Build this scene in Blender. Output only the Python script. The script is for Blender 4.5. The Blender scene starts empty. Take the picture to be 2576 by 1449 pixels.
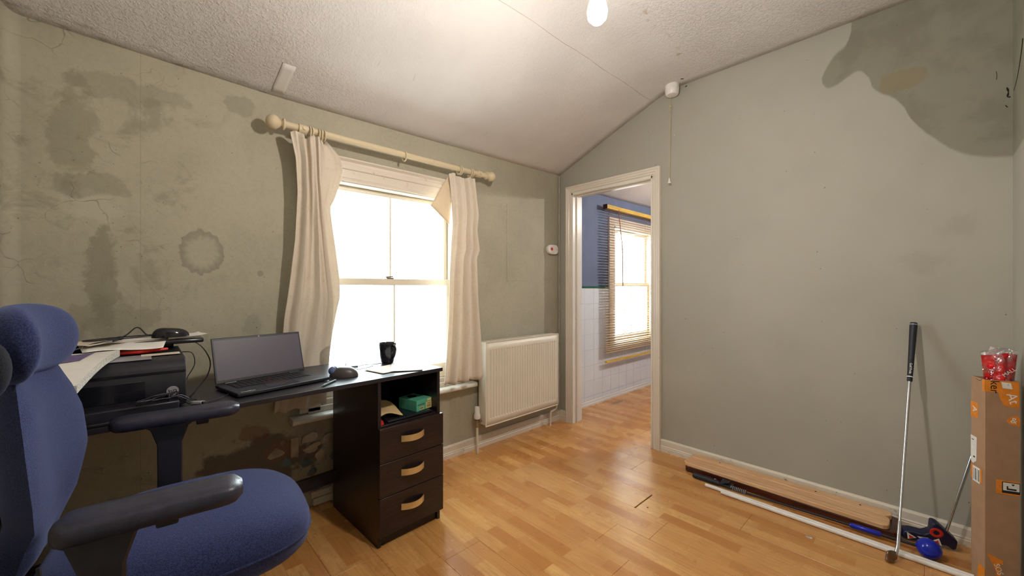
import bpy, bmesh, math, random
from mathutils import Vector, Matrix
random.seed(7)
S = bpy.context.scene
COL = S.collection
PI = math.pi

# ---------------------------------------------------------------- camera, sky, exposure
cd = bpy.data.cameras.new('camera')
cam = bpy.data.objects.new('camera', cd); COL.objects.link(cam)
cd.sensor_width = 36.0; cd.lens = 36.0 * 993.0 / 2576.0; cd.clip_start = 0.02
cam.location = (0, 0, 1.15)
cam.rotation_euler = (PI / 2, 0, math.atan2(-0.687, 0.727))
S.camera = cam
w = bpy.data.worlds.new('world'); S.world = w; w.use_nodes = True
bg = w.node_tree.nodes['Background']
bg.inputs[0].default_value = (0.86, 0.94, 1.0, 1); bg.inputs[1].default_value = 5.2
S.view_settings.view_transform = 'Standard'; S.view_settings.look = 'None'
S.view_settings.gamma = 1.0; S.view_settings.exposure = 1.48
try: S.view_settings.use_curve_mapping = False
except Exception: pass
BULB = 350.0          # emission of the bare bulb
KBULB = 520.0
for nm, loc, sx, sz in (('window_portal', (1.135, 2.36, 1.19), .9, 1.2), ('kitchen_portal', (4.25, 2.42, 1.19), 1.3, 1.3)):
    ld = bpy.data.lights.new(nm, 'AREA'); ld.shape = 'RECTANGLE'; ld.size = sx; ld.size_y = sz
    ld.cycles.is_portal = True
    lo = bpy.data.objects.new(nm, ld); COL.objects.link(lo); lo.location = loc; lo.rotation_euler = (-PI / 2, 0, 0)

# ---------------------------------------------------------------- materials
class NT:
    def __init__(s, name):
        s.m = bpy.data.materials.new(name); s.m.use_nodes = True
        s.t = s.m.node_tree; s.b = s.t.nodes['Principled BSDF']; s.out = s.t.nodes['Material Output']
        s.geo = s.t.nodes.new('ShaderNodeNewGeometry')
        s.tc = s.t.nodes.new('ShaderNodeTexCoord')
        s.pos = s.geo.outputs['Position']; s.sep = None
    def n(s, t): return s.t.nodes.new(t)
    def put(s, sock, v):
        if v is None: return
        if hasattr(v, 'links') or isinstance(v, bpy.types.NodeSocket): s.t.links.new(v, sock)
        else: sock.default_value = v
    def xyz(s):
        if s.sep is None:
            s.sep = s.n('ShaderNodeSeparateXYZ'); s.put(s.sep.inputs[0], s.pos)
        return s.sep.outputs
    def math(s, op, a, b=None, c=None, clamp=False):
        n = s.n('ShaderNodeMath'); n.operation = op; n.use_clamp = clamp
        for i, v in enumerate((a, b, c)): s.put(n.inputs[i], v)
        return n.outputs[0]
    def noise(s, scale, detail=3, rough=.55, vec=None, dist=0, stretch=None):
        n = s.n('ShaderNodeTexNoise'); n.inputs['Scale'].default_value = scale
        n.inputs['Detail'].default_value = detail; n.inputs['Roughness'].default_value = rough
        n.inputs['Distortion'].default_value = dist
        v = vec or s.pos
        if stretch:
            mp = s.n('ShaderNodeMapping'); mp.inputs['Scale'].default_value = stretch
            s.put(mp.inputs[0], v); v = mp.outputs[0]
        s.put(n.inputs['Vector'], v)
        return n.outputs[0]
    def ramp(s, v, a, b, lo=0., hi=1.):
        n = s.n('ShaderNodeMapRange'); n.interpolation_type = 'SMOOTHSTEP'
        s.put(n.inputs[0], v); n.inputs[1].default_value = a; n.inputs[2].default_value = b
        n.inputs[3].default_value = lo; n.inputs[4].default_value = hi
        return n.outputs[0]
    def mix(s, f, a, b, blend='MIX'):
        n = s.n('ShaderNodeMix'); n.data_type = 'RGBA'; n.blend_type = blend
        s.put(n.inputs[0], f)
        for k, v in ((6, a), (7, b)):
            if isinstance(v, tuple) and len(v) == 3: v = v + (1,)
            s.put(n.inputs[k], v)
        return n.outputs[2]
    def bump(s, h, strength=.5, dist=.002, prev=None):
        n = s.n('ShaderNodeBump'); n.inputs['Strength'].default_value = strength
        n.inputs['Distance'].default_value = dist; s.put(n.inputs['Height'], h)
        if prev: s.put(n.inputs['Normal'], prev)
        return n.outputs[0]
    def done(s, col=None, rough=None, normal=None, metal=0., spec=None, **kw):
        if col is not None:
            if isinstance(col, tuple) and len(col) == 3: col = col + (1,)
            s.put(s.b.inputs['Base Color'], col)
        if rough is not None: s.put(s.b.inputs['Roughness'], rough)
        if normal is not None: s.put(s.b.inputs['Normal'], normal)
        s.b.inputs['Metallic'].default_value = metal
        if spec is not None: s.b.inputs['Specular IOR Level'].default_value = spec
        for k, v in kw.items(): s.put(s.b.inputs[k.replace('_', ' ')], v)
        return s.m

def simple(name, col, rough=.5, metal=0., var=.12, nscale=30, bump=0., bscale=200, bdist=.001, spec=None, **kw):
    s = NT(name)
    o = s.tc.outputs['Object']
    f = s.noise(nscale, 4, vec=o)
    dark = tuple(c * (1 - var) for c in col); lite = tuple(min(1, c * (1 + var)) for c in col)
    c = s.mix(s.ramp(f, .3, .7), dark, lite)
    nn = s.bump(s.noise(bscale, 3, vec=o), bump, bdist) if bump else None
    return s.done(c, s.ramp(s.noise(nscale * 1.7, 3, vec=o), .3, .7, rough * .9, min(1, rough * 1.1)), nn, metal, spec, **kw)

def curve_of(s, v, lo, hi, pts, olo, ohi):
    """piecewise curve pts=(in,out) evaluated on socket v"""
    n = s.n('ShaderNodeFloatCurve'); mr = s.math('DIVIDE', s.math('SUBTRACT', v, lo), hi - lo)
    cu = n.mapping.curves[0]
    P = [((a - lo) / (hi - lo), (b - olo) / (ohi - olo)) for a, b in pts]
    cu.points[0].location = P[0]; cu.points[1].location = P[-1]
    for p in P[1:-1]: cu.points.new(*p)
    n.mapping.update(); s.put(n.inputs['Value'], mr)
    return s.math('ADD', s.math('MULTIPLY', n.outputs[0], ohi - olo), olo)

def blob(s, cx, cz, rx, rz, ax='x', soft=.32, wob=.55, nscale=11):
    """soft-edged irregular stain mask centred on a wall point"""
    X = s.xyz(); h = X[0] if ax == 'x' else X[1]
    dx = s.math('DIVIDE', s.math('SUBTRACT', h, cx), rx); dz = s.math('DIVIDE', s.math('SUBTRACT', X[2], cz), rz)
    d = s.math('SQRT', s.math('ADD', s.math('MULTIPLY', dx, dx), s.math('MULTIPLY', dz, dz)))
    d = s.math('ADD', d, s.math('MULTIPLY', s.math('SUBTRACT', s.noise(nscale, 5, .65), .5), wob * 4))
    return s.ramp(d, 1 - soft, 1, 1, 0)

WALLC = (.412, .385, .298)
def wall_left_mat():
    s = NT('damp_green_wall_paint'); X = s.xyz()
    c = s.mix(s.ramp(s.noise(2.2, 5, .6), .35, .65), tuple(k * .93 for k in WALLC), tuple(k * 1.05 for k in WALLC))
    c = s.mix(s.math('MULTIPLY', s.ramp(s.noise(60, 3), .4, .7), .12), c, (.22, .20, .15))
    # damp bloom over the left half
    left = s.ramp(X[0], -.05, .55, 1, 0)
    bl = s.math('MULTIPLY', s.ramp(s.noise(5.5, 6, .68, dist=.6), .52, .66), left)
    c = s.mix(s.math('MULTIPLY', bl, .45), c, (.20, .185, .13))
    for (cx, cz, rx, rz, k, col) in ((-.12, 1.47, .10, .07, .55, (.50, .47, .38)), (-.10, 1.20, .05, .20, .55, (.20, .18, .125)),
                                     (-.19, 1.75, .07, .22, .45, (.22, .20, .14)), (-.15, 1.55, .14, .05, .4, (.20, .185, .13)),
                                     (.35, 2.01, .07, .05, .4, (.21, .20, .16)), (-.08, 1.03, .16, .08, .45, (.24, .22, .16)),
                                     (-.02, 1.95, .2, .06, .35, (.22, .20, .15)),
                                     (.46, .30, .26, .14, .75, (.10, .065, .055)), (.55, .34, .10, .06, .4, (.27, .12, .07)),
                                     (.66, .40, .13, .06, .6, (.33, .27, .27)), (.40, .45, .07, .05, .5, (.22, .10, .07)),
                                     (.43, 1.22, .015, .018, .5, (.19, .18, .15)), (.40, .97, .04, .07, .35, (.22, .21, .17))):
        c = s.mix(s.math('MULTIPLY', blob(s, cx, cz, rx, rz), k), c, col)
    # frilly ring stain
    dx = s.math('SUBTRACT', X[0], .205); dz = s.math('MULTIPLY', s.math('SUBTRACT', X[2], 1.309), .80)
    d = s.math('SQRT', s.math('ADD', s.math('MULTIPLY', dx, dx), s.math('MULTIPLY', dz, dz)))
    ang = s.math('ARCTAN2', dz, dx)
    fr = s.math('MULTIPLY', s.math('SINE', s.math('ADD', s.math('MULTIPLY', ang, 15), s.math('MULTIPLY', s.noise(9, 2), 9))), .0030)
    d = s.math('ADD', s.math('ADD', d, fr), s.math('MULTIPLY', s.math('SUBTRACT', s.noise(40, 3), .5), .03))
    ring = s.math('MULTIPLY', s.ramp(d, .040, .076), s.ramp(d, .078, .083, 1, 0))
    c = s.mix(s.math('MULTIPLY', ring, .55), c, (.195, .18, .14))
    # lining-paper seam and mould specks
    c = s.mix(s.math('MULTIPLY', s.ramp(s.math('ABSOLUTE', s.math('SUBTRACT', X[0], .005)), .0008, .0022, 1, 0), .3), c, (.2, .19, .15))
    c = s.mix(s.math('MULTIPLY', s.math('MULTIPLY', s.ramp(s.noise(85, 2), .73, .76), s.ramp(s.noise(3, 3), .45, .6)), .8), c, (.05, .045, .035))
    # hairline cracks
    v = s.n('ShaderNodeTexVoronoi'); v.feature = 'DISTANCE_TO_EDGE'; v.inputs['Scale'].default_value = 7
    wv = s.n('ShaderNodeVectorMath'); wv.operation = 'ADD'
    nn = s.n('ShaderNodeTexNoise'); nn.inputs['Scale'].default_value = 8; s.put(nn.inputs['Vector'], s.pos)
    sc = s.n('ShaderNodeVectorMath'); sc.operation = 'SCALE'; sc.inputs['Scale'].default_value = .18
    s.put(sc.inputs[0], nn.outputs['Color']); s.put(wv.inputs[0], s.pos); s.put(wv.inputs[1], sc.outputs[0]); s.put(v.inputs['Vector'], wv.outputs[0])
    cr = s.math('MULTIPLY', s.ramp(v.outputs['Distance'], .004, .012, 1, 0), s.math('MULTIPLY', s.ramp(X[0], -.1, .2, 1, 0), s.ramp(s.noise(4, 2), .52, .6)))
    c = s.mix(s.math('MULTIPLY', cr, .5), c, (.09, .08, .06))
    nb = s.bump(s.noise(14, 5, .6), .35, .012); nb = s.bump(s.noise(180, 3), .25, .0012, nb)
    return s.done(c, .72, nb, spec=.35)

def wall_right_mat():
    s = NT('green_wall_paint_with_stain'); X = s.xyz()
    c = s.mix(s.ramp(s.noise(1.6, 4, .55), .35, .65), tuple(k * .96 for k in (.388, .372, .318)), tuple(k * 1.05 for k in (.388, .372, .318)))
    wy = s.math('ADD', X[1], s.math('MULTIPLY', s.math('SUBTRACT', s.noise(8, 3), .5), .02))
    low = curve_of(s, wy, -.3, .45, [(-.3, 1.70), (-.242, 1.705), (-.157, 1.725), (-.076, 1.772), (-.014, 1.843), (.051, 1.936),
                                     (.105, 2.059), (.191, 2.149), (.22, 2.225), (.25, 2.262), (.30, 2.245), (.345, 2.222), (.385, 2.23), (.41, 2.33), (.45, 2.9)], 1.6, 2.9)
    up = curve_of(s, wy, -.3, .45, [(-.3, 2.9), (.255, 2.9), (.27, 2.60), (.30, 2.43), (.34, 2.40), (.385, 2.335), (.41, 2.28), (.45, 2.2)], 1.6, 2.9)
    m = s.math('MULTIPLY', s.ramp(s.math('SUBTRACT', X[2], low), -.006, .012), s.ramp(s.math('SUBTRACT', up, X[2]), -.006, .02))
    c = s.mix(s.math('MULTIPLY', m, .82), c, (.215, .205, .155))
    inner = s.math('MULTIPLY', m, s.ramp(s.noise(6, 5, .6), .45, .65))
    c = s.mix(s.math('MULTIPLY', inner, .35), c, (.15, .135, .095))
    c = s.mix(s.math('MULTIPLY', s.math('MULTIPLY', m, blob(s, .08, 2.16, .10, .05, 'y')), .5), c, (.24, .18, .09))
    for (cy, cz, ry, rz) in ((-.10, 1.42, .10, .10), (.02, 1.28, .12, .07)):
        c = s.mix(s.math('MULTIPLY', blob(s, cy, cz, ry, rz, 'y', soft=.8), .18), c, (.2, .19, .15))
    scr = s.math('MULTIPLY', s.ramp(s.noise(55, 2, vec=None), .755, .77), s.math('MULTIPLY', s.ramp(X[1], .8, 1.2), s.ramp(X[1], 1.3, 1.2)))
    c = s.mix(s.math('MULTIPLY', scr, .8), c, (.7, .7, .68))
    c = s.mix(s.math('MULTIPLY', s.ramp(s.noise(70, 1), .80, .82), .8), c, (.06, .05, .04))
    nb = s.bump(s.noise(5, 4), .25, .012); nb = s.bump(s.noise(220, 3), .2, .001, nb)
    return s.done(c, .72, nb, spec=.35)

def ceiling_mat():
    s = NT('textured_ceiling_paint'); X = s.xyz()
    c = s.mix(s.ramp(s.noise(2.0, 4), .35, .65), (.66, .63, .615), (.72, .695, .68))
    # rusty bubbles along the ridge, a dingy edge near the eave
    ry = s.math('ABSOLUTE', s.math('SUBTRACT', X[1], s.math('ADD', 1.0, s.math('MULTIPLY', s.math('SUBTRACT', s.noise(9, 2), .5), .12))))
    ru = s.math('MULTIPLY', s.ramp(ry, .006, .022, 1, 0), s.ramp(s.noise(13, 3), .52, .62))
    c = s.mix(s.math('MULTIPLY', ru, .55), c, (.42, .28, .14))
    ed = s.math('MULTIPLY', s.ramp(X[1], 2.13, 2.24), s.math('MULTIPLY', s.ramp(X[0], .9, .2), s.ramp(s.noise(11, 5, .7, stretch=(1, 4, 4)), .5, .68)))
    c = s.mix(s.math('MULTIPLY', ed, .6), c, (.2, .18, .16))
    sm = s.math('MULTIPLY', s.ramp(s.noise(6, 2, stretch=(8, 1, 1)), .70, .74), s.ramp(X[1], 1.4, 1.7))
    c = s.mix(s.math('MULTIPLY', sm, .2), c, (.35, .33, .31))
    a = s.noise(95, 3, .6, dist=.4); b = s.noise(38, 4, .6)
    rougher = s.ramp(X[0], 1.3, .1, .22, 1.0)
    r2 = s.math('MAXIMUM', rougher, s.math('MULTIPLY', s.ramp(X[1], 1.15, .85), .75))
    h = s.math('MULTIPLY', s.ramp(a, .42, .72), r2)
    nb = s.bump(h, .62, .006); nb = s.bump(b, .25, .006, nb)
    return s.done(c, .85, nb, spec=.25)

def floor_mat():
    s = NT('beech_strip_laminate'); X = s.xyz()
    cb = s.n('ShaderNodeCombineXYZ'); s.put(cb.inputs[0], X[1]); s.put(cb.inputs[1], s.math('ADD', X[0], .009))
    br = s.n('ShaderNodeTexBrick'); br.offset = .41; br.squash = 1.0
    br.inputs['Scale'].default_value = 1; br.inputs['Brick Width'].default_value = .36; br.inputs['Row Height'].default_value = .19 / 3
    br.inputs['Mortar Size'].default_value = .0004; br.inputs['Bias'].default_value = 0
    br.inputs['Color1'].default_value = (0, 0, 0, 1); br.inputs['Color2'].default_value = (1, 1, 1, 1); br.inputs['Mortar'].default_value = (.35, .35, .35, 1)
    s.put(br.inputs['Vector'], cb.outputs[0])
    f = br.outputs['Color']
    c = s.mix(f, (.50, .205, .052), (.73, .405, .140))
    g = s.noise(6, 5, .6, stretch=(14, 1.0, 1), dist=.12)
    c = s.mix(s.math('MULTIPLY', s.ramp(g, .42, .66), .38), c, (.40, .16, .048))
    g2 = s.noise(30, 4, .6, stretch=(10, .6, 1))
    c = s.mix(s.math('MULTIPLY', s.ramp(g2, .5, .7), .18), c, (.36, .15, .05))
    c = s.mix(s.math('MULTIPLY', blob(s, 3.5, 0, .12, .3, 'x', soft=.6), 0.0), c, (.1, .08, .06))
    dx = s.math('DIVIDE', s.math('SUBTRACT', X[0], 3.5), .15); dy = s.math('DIVIDE', s.math('SUBTRACT', X[1], 2.16), .035)
    d = s.math('ADD', s.math('SQRT', s.math('ADD', s.math('MULTIPLY', dx, dx), s.math('MULTIPLY', dy, dy))), s.math('MULTIPLY', s.noise(25, 4), .9))
    c = s.mix(s.math('MULTIPLY', s.ramp(d, .9, 1.5, 1, 0), .6), c, (.10, .08, .06))
    nb = s.bump(g2, .05, .001)
    rg = s.ramp(s.noise(4, 4), .3, .7, .22, .31)
    return s.done(c, rg, nb, spec=.6)

def paint_mat(name, col, dirt=.5, rough=.35, dscale=22, dcol=(.22, .16, .11)):
    s = NT(name)
    m = s.math('MULTIPLY', s.ramp(s.noise(dscale, 6, .7), .60, .72), dirt)
    c = s.mix(s.ramp(s.noise(3, 3), .3, .7), tuple(k * .93 for k in col), col)
    c = s.mix(m, c, dcol)
    return s.done(c, rough, s.bump(s.noise(40, 4), .07, .003), spec=.5)

def curtain_mat(name, col, back=None):
    s = NT(name)
    v = s.n('ShaderNodeTexNoise'); v.inputs['Scale'].default_value = 11; v.inputs['Distortion'].default_value = 2.2; v.inputs['Detail'].default_value = 2
    s.put(v.inputs['Vector'], s.tc.outputs['Object'])
    line = s.ramp(s.math('ABSOLUTE', s.math('SUBTRACT', v.outputs[0], .5)), .0, .022, 1, 0)
    c = s.mix(s.math('MULTIPLY', line, .16), col, (.48, .38, .30))
    c = s.mix(s.math('MULTIPLY', s.ramp(s.noise(5, 5, .6, vec=s.tc.outputs['Object']), .52, .7), .28), c, (.55, .42, .31))
    m = s.done(c, .9, s.bump(s.noise(350, 2, vec=s.tc.outputs['Object']), .25, .001), spec=.15)
    s.b.inputs['Sheen Weight'].default_value = .2
    tr = s.n('ShaderNodeBsdfTranslucent'); s.put(tr.inputs[0], c)
    mx = s.n('ShaderNodeMixShader'); mx.inputs[0].default_value = .22
    s.t.links.new(s.b.outputs[0], mx.inputs[1]); s.t.links.new(tr.outputs[0], mx.inputs[2]); s.t.links.new(mx.outputs[0], s.out.inputs[0])
    return m

def fabric_mat(name, col, lite, sheen=.5):
    s = NT(name); o = s.tc.outputs['Object']
    n = s.noise(420, 2, .7, vec=o); n2 = s.noise(170, 3, .7, vec=o)
    c = s.mix(s.ramp(n, .35, .65), col, lite)
    c = s.mix(s.math('MULTIPLY', s.ramp(n2, .5, .7), .3), c, tuple(k * .45 for k in col))
    m = s.done(c, .85, s.bump(n, .6, .0016), spec=.25)
    s.b.inputs['Sheen Weight'].default_value = sheen; s.b.inputs['Sheen Tint'].default_value = (.45, .55, 1, 1)
    return m

def glass_mat(name, dirt=.0):
    s = NT(name)
    t = s.n('ShaderNodeBsdfTransparent'); t.inputs[0].default_value = (.95, .98, .97, 1)
    g = s.n('ShaderNodeBsdfGlossy'); g.inputs[1].default_value = .03
    lw = s.n('ShaderNodeLayerWeight'); lw.inputs[0].default_value = .5
    m1 = s.n('ShaderNodeMixShader'); s.put(m1.inputs[0], s.math('ADD', s.math('MULTIPLY', s.math('POWER', lw.outputs[1], 5), .9), .03))
    s.t.links.new(t.outputs[0], m1.inputs[1]); s.t.links.new(g.outputs[0], m1.inputs[2])
    last = m1
    if dirt:
        df = s.n('ShaderNodeBsdfDiffuse'); df.inputs[0].default_value = (.45, .47, .46, 1)
        X = s.xyz()
        k = s.math('MULTIPLY', s.ramp(s.noise(45, 5, .75), .5, .62), s.math('ADD', s.ramp(s.math('FRACT', s.math('MULTIPLY', s.math('SUBTRACT', X[2], .655), 1.81)), .12, .0), .12))
        m2 = s.n('ShaderNodeMixShader'); s.put(m2.inputs[0], s.math('MULTIPLY', k, dirt))
        s.t.links.new(m1.outputs[0], m2.inputs[1]); s.t.links.new(df.outputs[0], m2.inputs[2]); last = m2
    s.t.links.new(last.outputs[0], s.out.inputs[0])
    return s.m

def emit_mat(name, col, st):
    s = NT(name); f = s.noise(5, 1)
    e = s.n('ShaderNodeEmission'); s.put(e.inputs[0], s.mix(f, col, col)); e.inputs[1].default_value = st
    s.t.links.new(e.outputs[0], s.out.inputs[0]); return s.m

def wood_mat(name, a, b, rough=.4, axis=(1, 12, 12), scale=5):
    s = NT(name); o = s.tc.outputs['Object']
    g = s.noise(scale, 5, .6, vec=o, stretch=axis, dist=.7)
    c = s.mix(s.ramp(g, .38, .64), a, b)
    return s.done(c, rough, s.bump(g, .1, .001), spec=.5)

M = dict(
    wallL=wall_left_mat(), wallR=wall_right_mat(), ceil=ceiling_mat(), floor=floor_mat(),
    trim=paint_mat('cream_gloss_trim', (.74, .66, .57), .55, .3), white=paint_mat('white_gloss_paint', (.78, .75, .68), .3, .28),
    door=paint_mat('pinkish_white_door_gloss', (.74, .67, .59), .22, .28, 12),
    base=paint_mat('scuffed_cream_skirting', (.72, .65, .55), .8, .4, 26, (.12, .08, .05)),
    blue=simple('slate_blue_wall_paint', (.135, .165, .26), .7, var=.08, nscale=4, bump=.2, bscale=160),
    tile=simple('white_glazed_tile', (.74, .78, .80), .18, var=.03, nscale=6), green=simple('dark_green_glazed_tile', (.01, .10, .055), .15, var=.2),
    grout=simple('pale_grout', (.60, .60, .57), .9, var=.15), sash=paint_mat('cream_sash_paint', (.80, .72, .58), .3, .35),
    dark=wood_mat('black_brown_wood_laminate', (.012, .0075, .010), (.026, .015, .016), .33, (1, 20, 20), 6),
    darktop=wood_mat('black_ash_desktop', (.012, .011, .016), (.024, .021, .030), .34, (1, 20, 20), 6),
    brass=simple('pale_gold_metal', (.80, .66, .38), .38, .85, .05), rad=paint_mat('cream_radiator_enamel', (.76, .71, .60), .12, .35),
    pole=paint_mat('cream_painted_wood_pole', (.66, .55, .37), .25, .5, 30), curtain=curtain_mat('cream_brocade_curtain', (.80, .71, .60)),
    curtain2=curtain_mat('pale_curtain_lining', (.78, .64, .47)),
    fab=fabric_mat('blue_chair_fabric', (.010, .013, .055), (.032, .045, .145), .3), fabd=fabric_mat('black_chair_mesh', (.004, .004, .006), (.012, .012, .018), .1),
    armp=simple('navy_grey_arm_plastic', (.024, .025, .048), .36, var=.2, nscale=60, bump=.3, bscale=500), plast=simple('black_plastic', (.018, .018, .028), .38, var=.2, bump=.15, bscale=400),
    gloss=simple('gloss_black_plastic', (.010, .010, .016), .12, var=.1), screen=simple('dark_matte_display', (.085, .075, .105), .42, var=.02),
    lap=simple('graphite_laptop_shell', (.014, .016, .024), .42, var=.12), key=simple('black_keycaps', (.008, .008, .012), .45), red=simple('red_plastic', (.62, .03, .02), .35),
    paper=simple('white_paper', (.80, .78, .76), .8, var=.03), paper2=simple('cream_paper', (.70, .62, .52), .8, var=.06), enve=simple('brown_envelope_paper', (.66, .47, .24), .75, var=.12, nscale=12),
    edge=simple('paper_stack_edges', (.62, .62, .58), .9, var=.25, nscale=200), mug=simple('dark_glazed_mug', (.014, .013, .018), .09, var=.2),
    teal=simple('teal_green_card', (.10, .42, .29), .5, var=.05), yellowl=simple('yellow_sticker', (.78, .60, .22), .5, var=.05),
    card=simple('brown_cardboard', (.40, .245, .145), .8, var=.07, nscale=18, bump=.2, bscale=120), tape=simple('orange_parcel_tape', (.80, .26, .02), .25, var=.1),
    ink=simple('black_print', (.01, .01, .012), .5), wht=simple('white_print', (.82, .82, .80), .45, var=.04), chrome=simple('chrome_steel', (.72, .76, .80), .16, 1.0, .05), steel=simple('dark_worn_steel', (.22, .17, .13), .35, .9, .3),
    rubber=simple('black_rubber_grip', (.010, .011, .020), .55, bump=.3, bscale=300), navy=simple('navy_leatherette', (.008, .010, .045), .4, bump=.3, bscale=300),
    bluep=simple('shiny_cobalt_plastic', (.005, .02, .42), .18, var=.08), pipe=simple('white_plastic_pipe', (.80, .77, .74), .3, var=.05), pine=wood_mat('pale_pine', (.66, .38, .19), (.78, .50, .28), .45, (12, 1, 12), 5),
    mahog=wood_mat('dark_red_mahogany', (.035, .008, .005), (.085, .016, .008), .22, (12, 1, 12), 5), redbag=simple('crumpled_red_plastic', (.62, .006, .010), .22, var=.25, nscale=9, bump=.6, bscale=18, bdist=.02),
    plaster=simple('broken_plaster', (.52, .45, .40), .9, var=.3, nscale=14, bump=.7, bscale=40, bdist=.006), stone=simple('pale_rubble_stone', (.44, .35, .27), .9, var=.3, nscale=10, bump=.6, bscale=30, bdist=.006),
    slate=simple('blue_grey_rubble', (.14, .17, .18), .9, var=.35, nscale=14, bump=.6, bscale=30, bdist=.006), blind=wood_mat('honey_wood_slat', (.60, .42, .22), (.74, .56, .34), .4, (1, 10, 10), 6),
    gold=wood_mat('yellow_varnished_pine', (.62, .38, .06), (.78, .52, .10), .35, (1, 10, 10), 6), cane=simple('red_brown_wand', (.34, .10, .03), .3),
    smooth=simple('smooth_filler_paint', (.70, .68, .66), .8, var=.03, nscale=8), glass=glass_mat('window_glass', .55), gap=simple('dark_underlay', (.01, .008, .007), .9), clay=simple('pale_render', (.78, .78, .76), .9),
    copper=simple('tarnished_brass_valve', (.38, .30, .24), .35, .8), stylus=simple('teal_grey_stylus', (.09, .15, .16), .35), mgrey=simple('graphite_trackball_shell', (.055, .045, .045), .35), ballb=simple('blue_grey_ball', (.10, .14, .30), .12),
    cord=simple('beige_cord', (.52, .42, .28), .8), bulb=emit_mat('lit_bulb', (1.0, .915, .82), BULB), kbulb=emit_mat('lit_kitchen_bulb', (1.0, .93, .84), KBULB),
    silver=simple('silver_grey_card', (.30, .30, .34), .4), purple=simple('purple_grey_shade', (.14, .11, .26), .7), conduit=simple('wall_coloured_pipe_paint', (.33, .31, .24), .5),
)
def clear_mat():
    s = NT('clear_glass_tumbler'); s.b.inputs['Transmission Weight'].default_value = 1.0
    return s.done(s.mix(s.noise(4), (.86, .96, .97), (.95, 1, 1)), .03, IOR=1.3)
M['clear'] = clear_mat()
def film_mat():
    s = NT('clear_crinkled_polythene')
    t = s.n('ShaderNodeBsdfTransparent'); g = s.n('ShaderNodeBsdfGlossy'); g.inputs[1].default_value = .12; g.inputs[0].default_value = (.8, .82, .9, 1)
    s.put(g.inputs['Normal'], s.bump(s.noise(25, 3), 1.0, .02))
    mx = s.n('ShaderNodeMixShader'); s.put(mx.inputs[0], s.ramp(s.noise(18, 3), .35, .75, .08, .5))
    s.t.links.new(t.outputs[0], mx.inputs[1]); s.t.links.new(g.outputs[0], mx.inputs[2]); s.t.links.new(mx.outputs[0], s.out.inputs[0]); return s.m
M['film'] = film_mat()

# ---------------------------------------------------------------- mesh helpers
class MB:
    def __init__(s): s.bm = bmesh.new()
    def face(s, vs):
        try: return s.bm.faces.new(vs)
        except ValueError: return None
    def box(s, x0, x1, y0, y1, z0, z1, mtx=None):
        P = [Vector((x, y, z)) for z in (z0, z1) for y in (y0, y1) for x in (x0, x1)]
        if mtx: P = [mtx @ p for p in P]
        v = [s.bm.verts.new(p) for p in P]
        for f in ((0, 2, 3, 1), (4, 5, 7, 6), (0, 1, 5, 4), (2, 6, 7, 3), (0, 4, 6, 2), (1, 3, 7, 5)): s.face([v[i] for i in f])
        return s
    def rings(s, R, close=True, cap=True):
        V = [[s.bm.verts.new(p) for p in r] for r in R]
        n = len(V[0])
        for a, b in zip(V, V[1:]):
            for i in range(n if close else n - 1):
                j = (i + 1) % n; s.face([a[i], a[j], b[j], b[i]])
        if cap:
            s.face(V[0][::-1]); s.face(V[-1])
        return s
    def tube(s, pts, r, n=8, cap=True, flat=1.0):
        pts = [Vector(p) for p in pts]; rs = r if isinstance(r, (list, tuple)) else [r] * len(pts)
        R = []; up = None
        for i, p in enumerate(pts):
            d = (pts[min(i + 1, len(pts) - 1)] - pts[max(i - 1, 0)]).normalized()
            if up is None: up = Vector((0, 0, 1)) if abs(d.z) < .9 else Vector((0, 1, 0))
            a = d.cross(up).normalized(); b = a.cross(d).normalized(); up = b
            R.append([p + a * (math.cos(2 * PI * k / n) * rs[i]) + b * (math.sin(2 * PI * k / n) * rs[i] * flat) for k in range(n)])
        return s.rings(R, True, cap)
    def curve(s, pts, r, n=6, sub=6):
        return s.tube(spline(pts, sub), r, n)
    def lathe(s, prof, c=(0, 0, 0), n=24, axis='z', cap=True):
        R = []
        for rr, h in prof:
            q = []
            for k in range(n):
                a = 2 * PI * k / n; x, y = math.cos(a) * rr, math.sin(a) * rr
                p = (x, y, h) if axis == 'z' else ((h, x, y) if axis == 'x' else (y, h, x))
                q.append(Vector(p) + Vector(c))
            R.append(q)
        return s.rings(R, True, cap)
    def ell(s, c, rx, ry, rz, nu=20, nv=12):
        R = []
        for j in range(nv + 1):
            t = PI * (j / nv); t = min(max(t, .02), PI - .02)
            R.append([Vector((c[0] + rx * math.sin(t) * math.cos(2 * PI * i / nu), c[1] + ry * math.sin(t) * math.sin(2 * PI * i / nu), c[2] + rz * math.cos(t))) for i in range(nu)])
        return s.rings(R)
    def grid(s, fn, nu, nv):
        V = [[s.bm.verts.new(fn(i / nu, j / nv)) for i in range(nu + 1)] for j in range(nv + 1)]
        for j in range(nv):
            for i in range(nu): s.face([V[j][i], V[j][i + 1], V[j + 1][i + 1], V[j + 1][i]])
        return s
    def prism(s, poly, mtx, d):
        """poly in local xy, extruded along local z by d"""
        a = [mtx @ Vector((x, y, 0)) for x, y in poly]; b = [mtx @ Vector((x, y, d)) for x, y in poly]
        return s.rings([a, b])
    def torus(s, c, R, r, axis='x', n=20, m=8):
        Rg = []
        for i in range(n + 1):
            a = 2 * PI * i / n
            q = []
            for k in range(m):
                b = 2 * PI * k / m; rr = R + r * math.cos(b); h = r * math.sin(b)
                x, y = rr * math.cos(a), rr * math.sin(a)
                q.append(Vector(c) + Vector((h, x, y) if axis == 'x' else ((x, h, y) if axis == 'y' else (x, y, h))))
            Rg.append(q)
        return s.rings(Rg, True, False)
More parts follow.
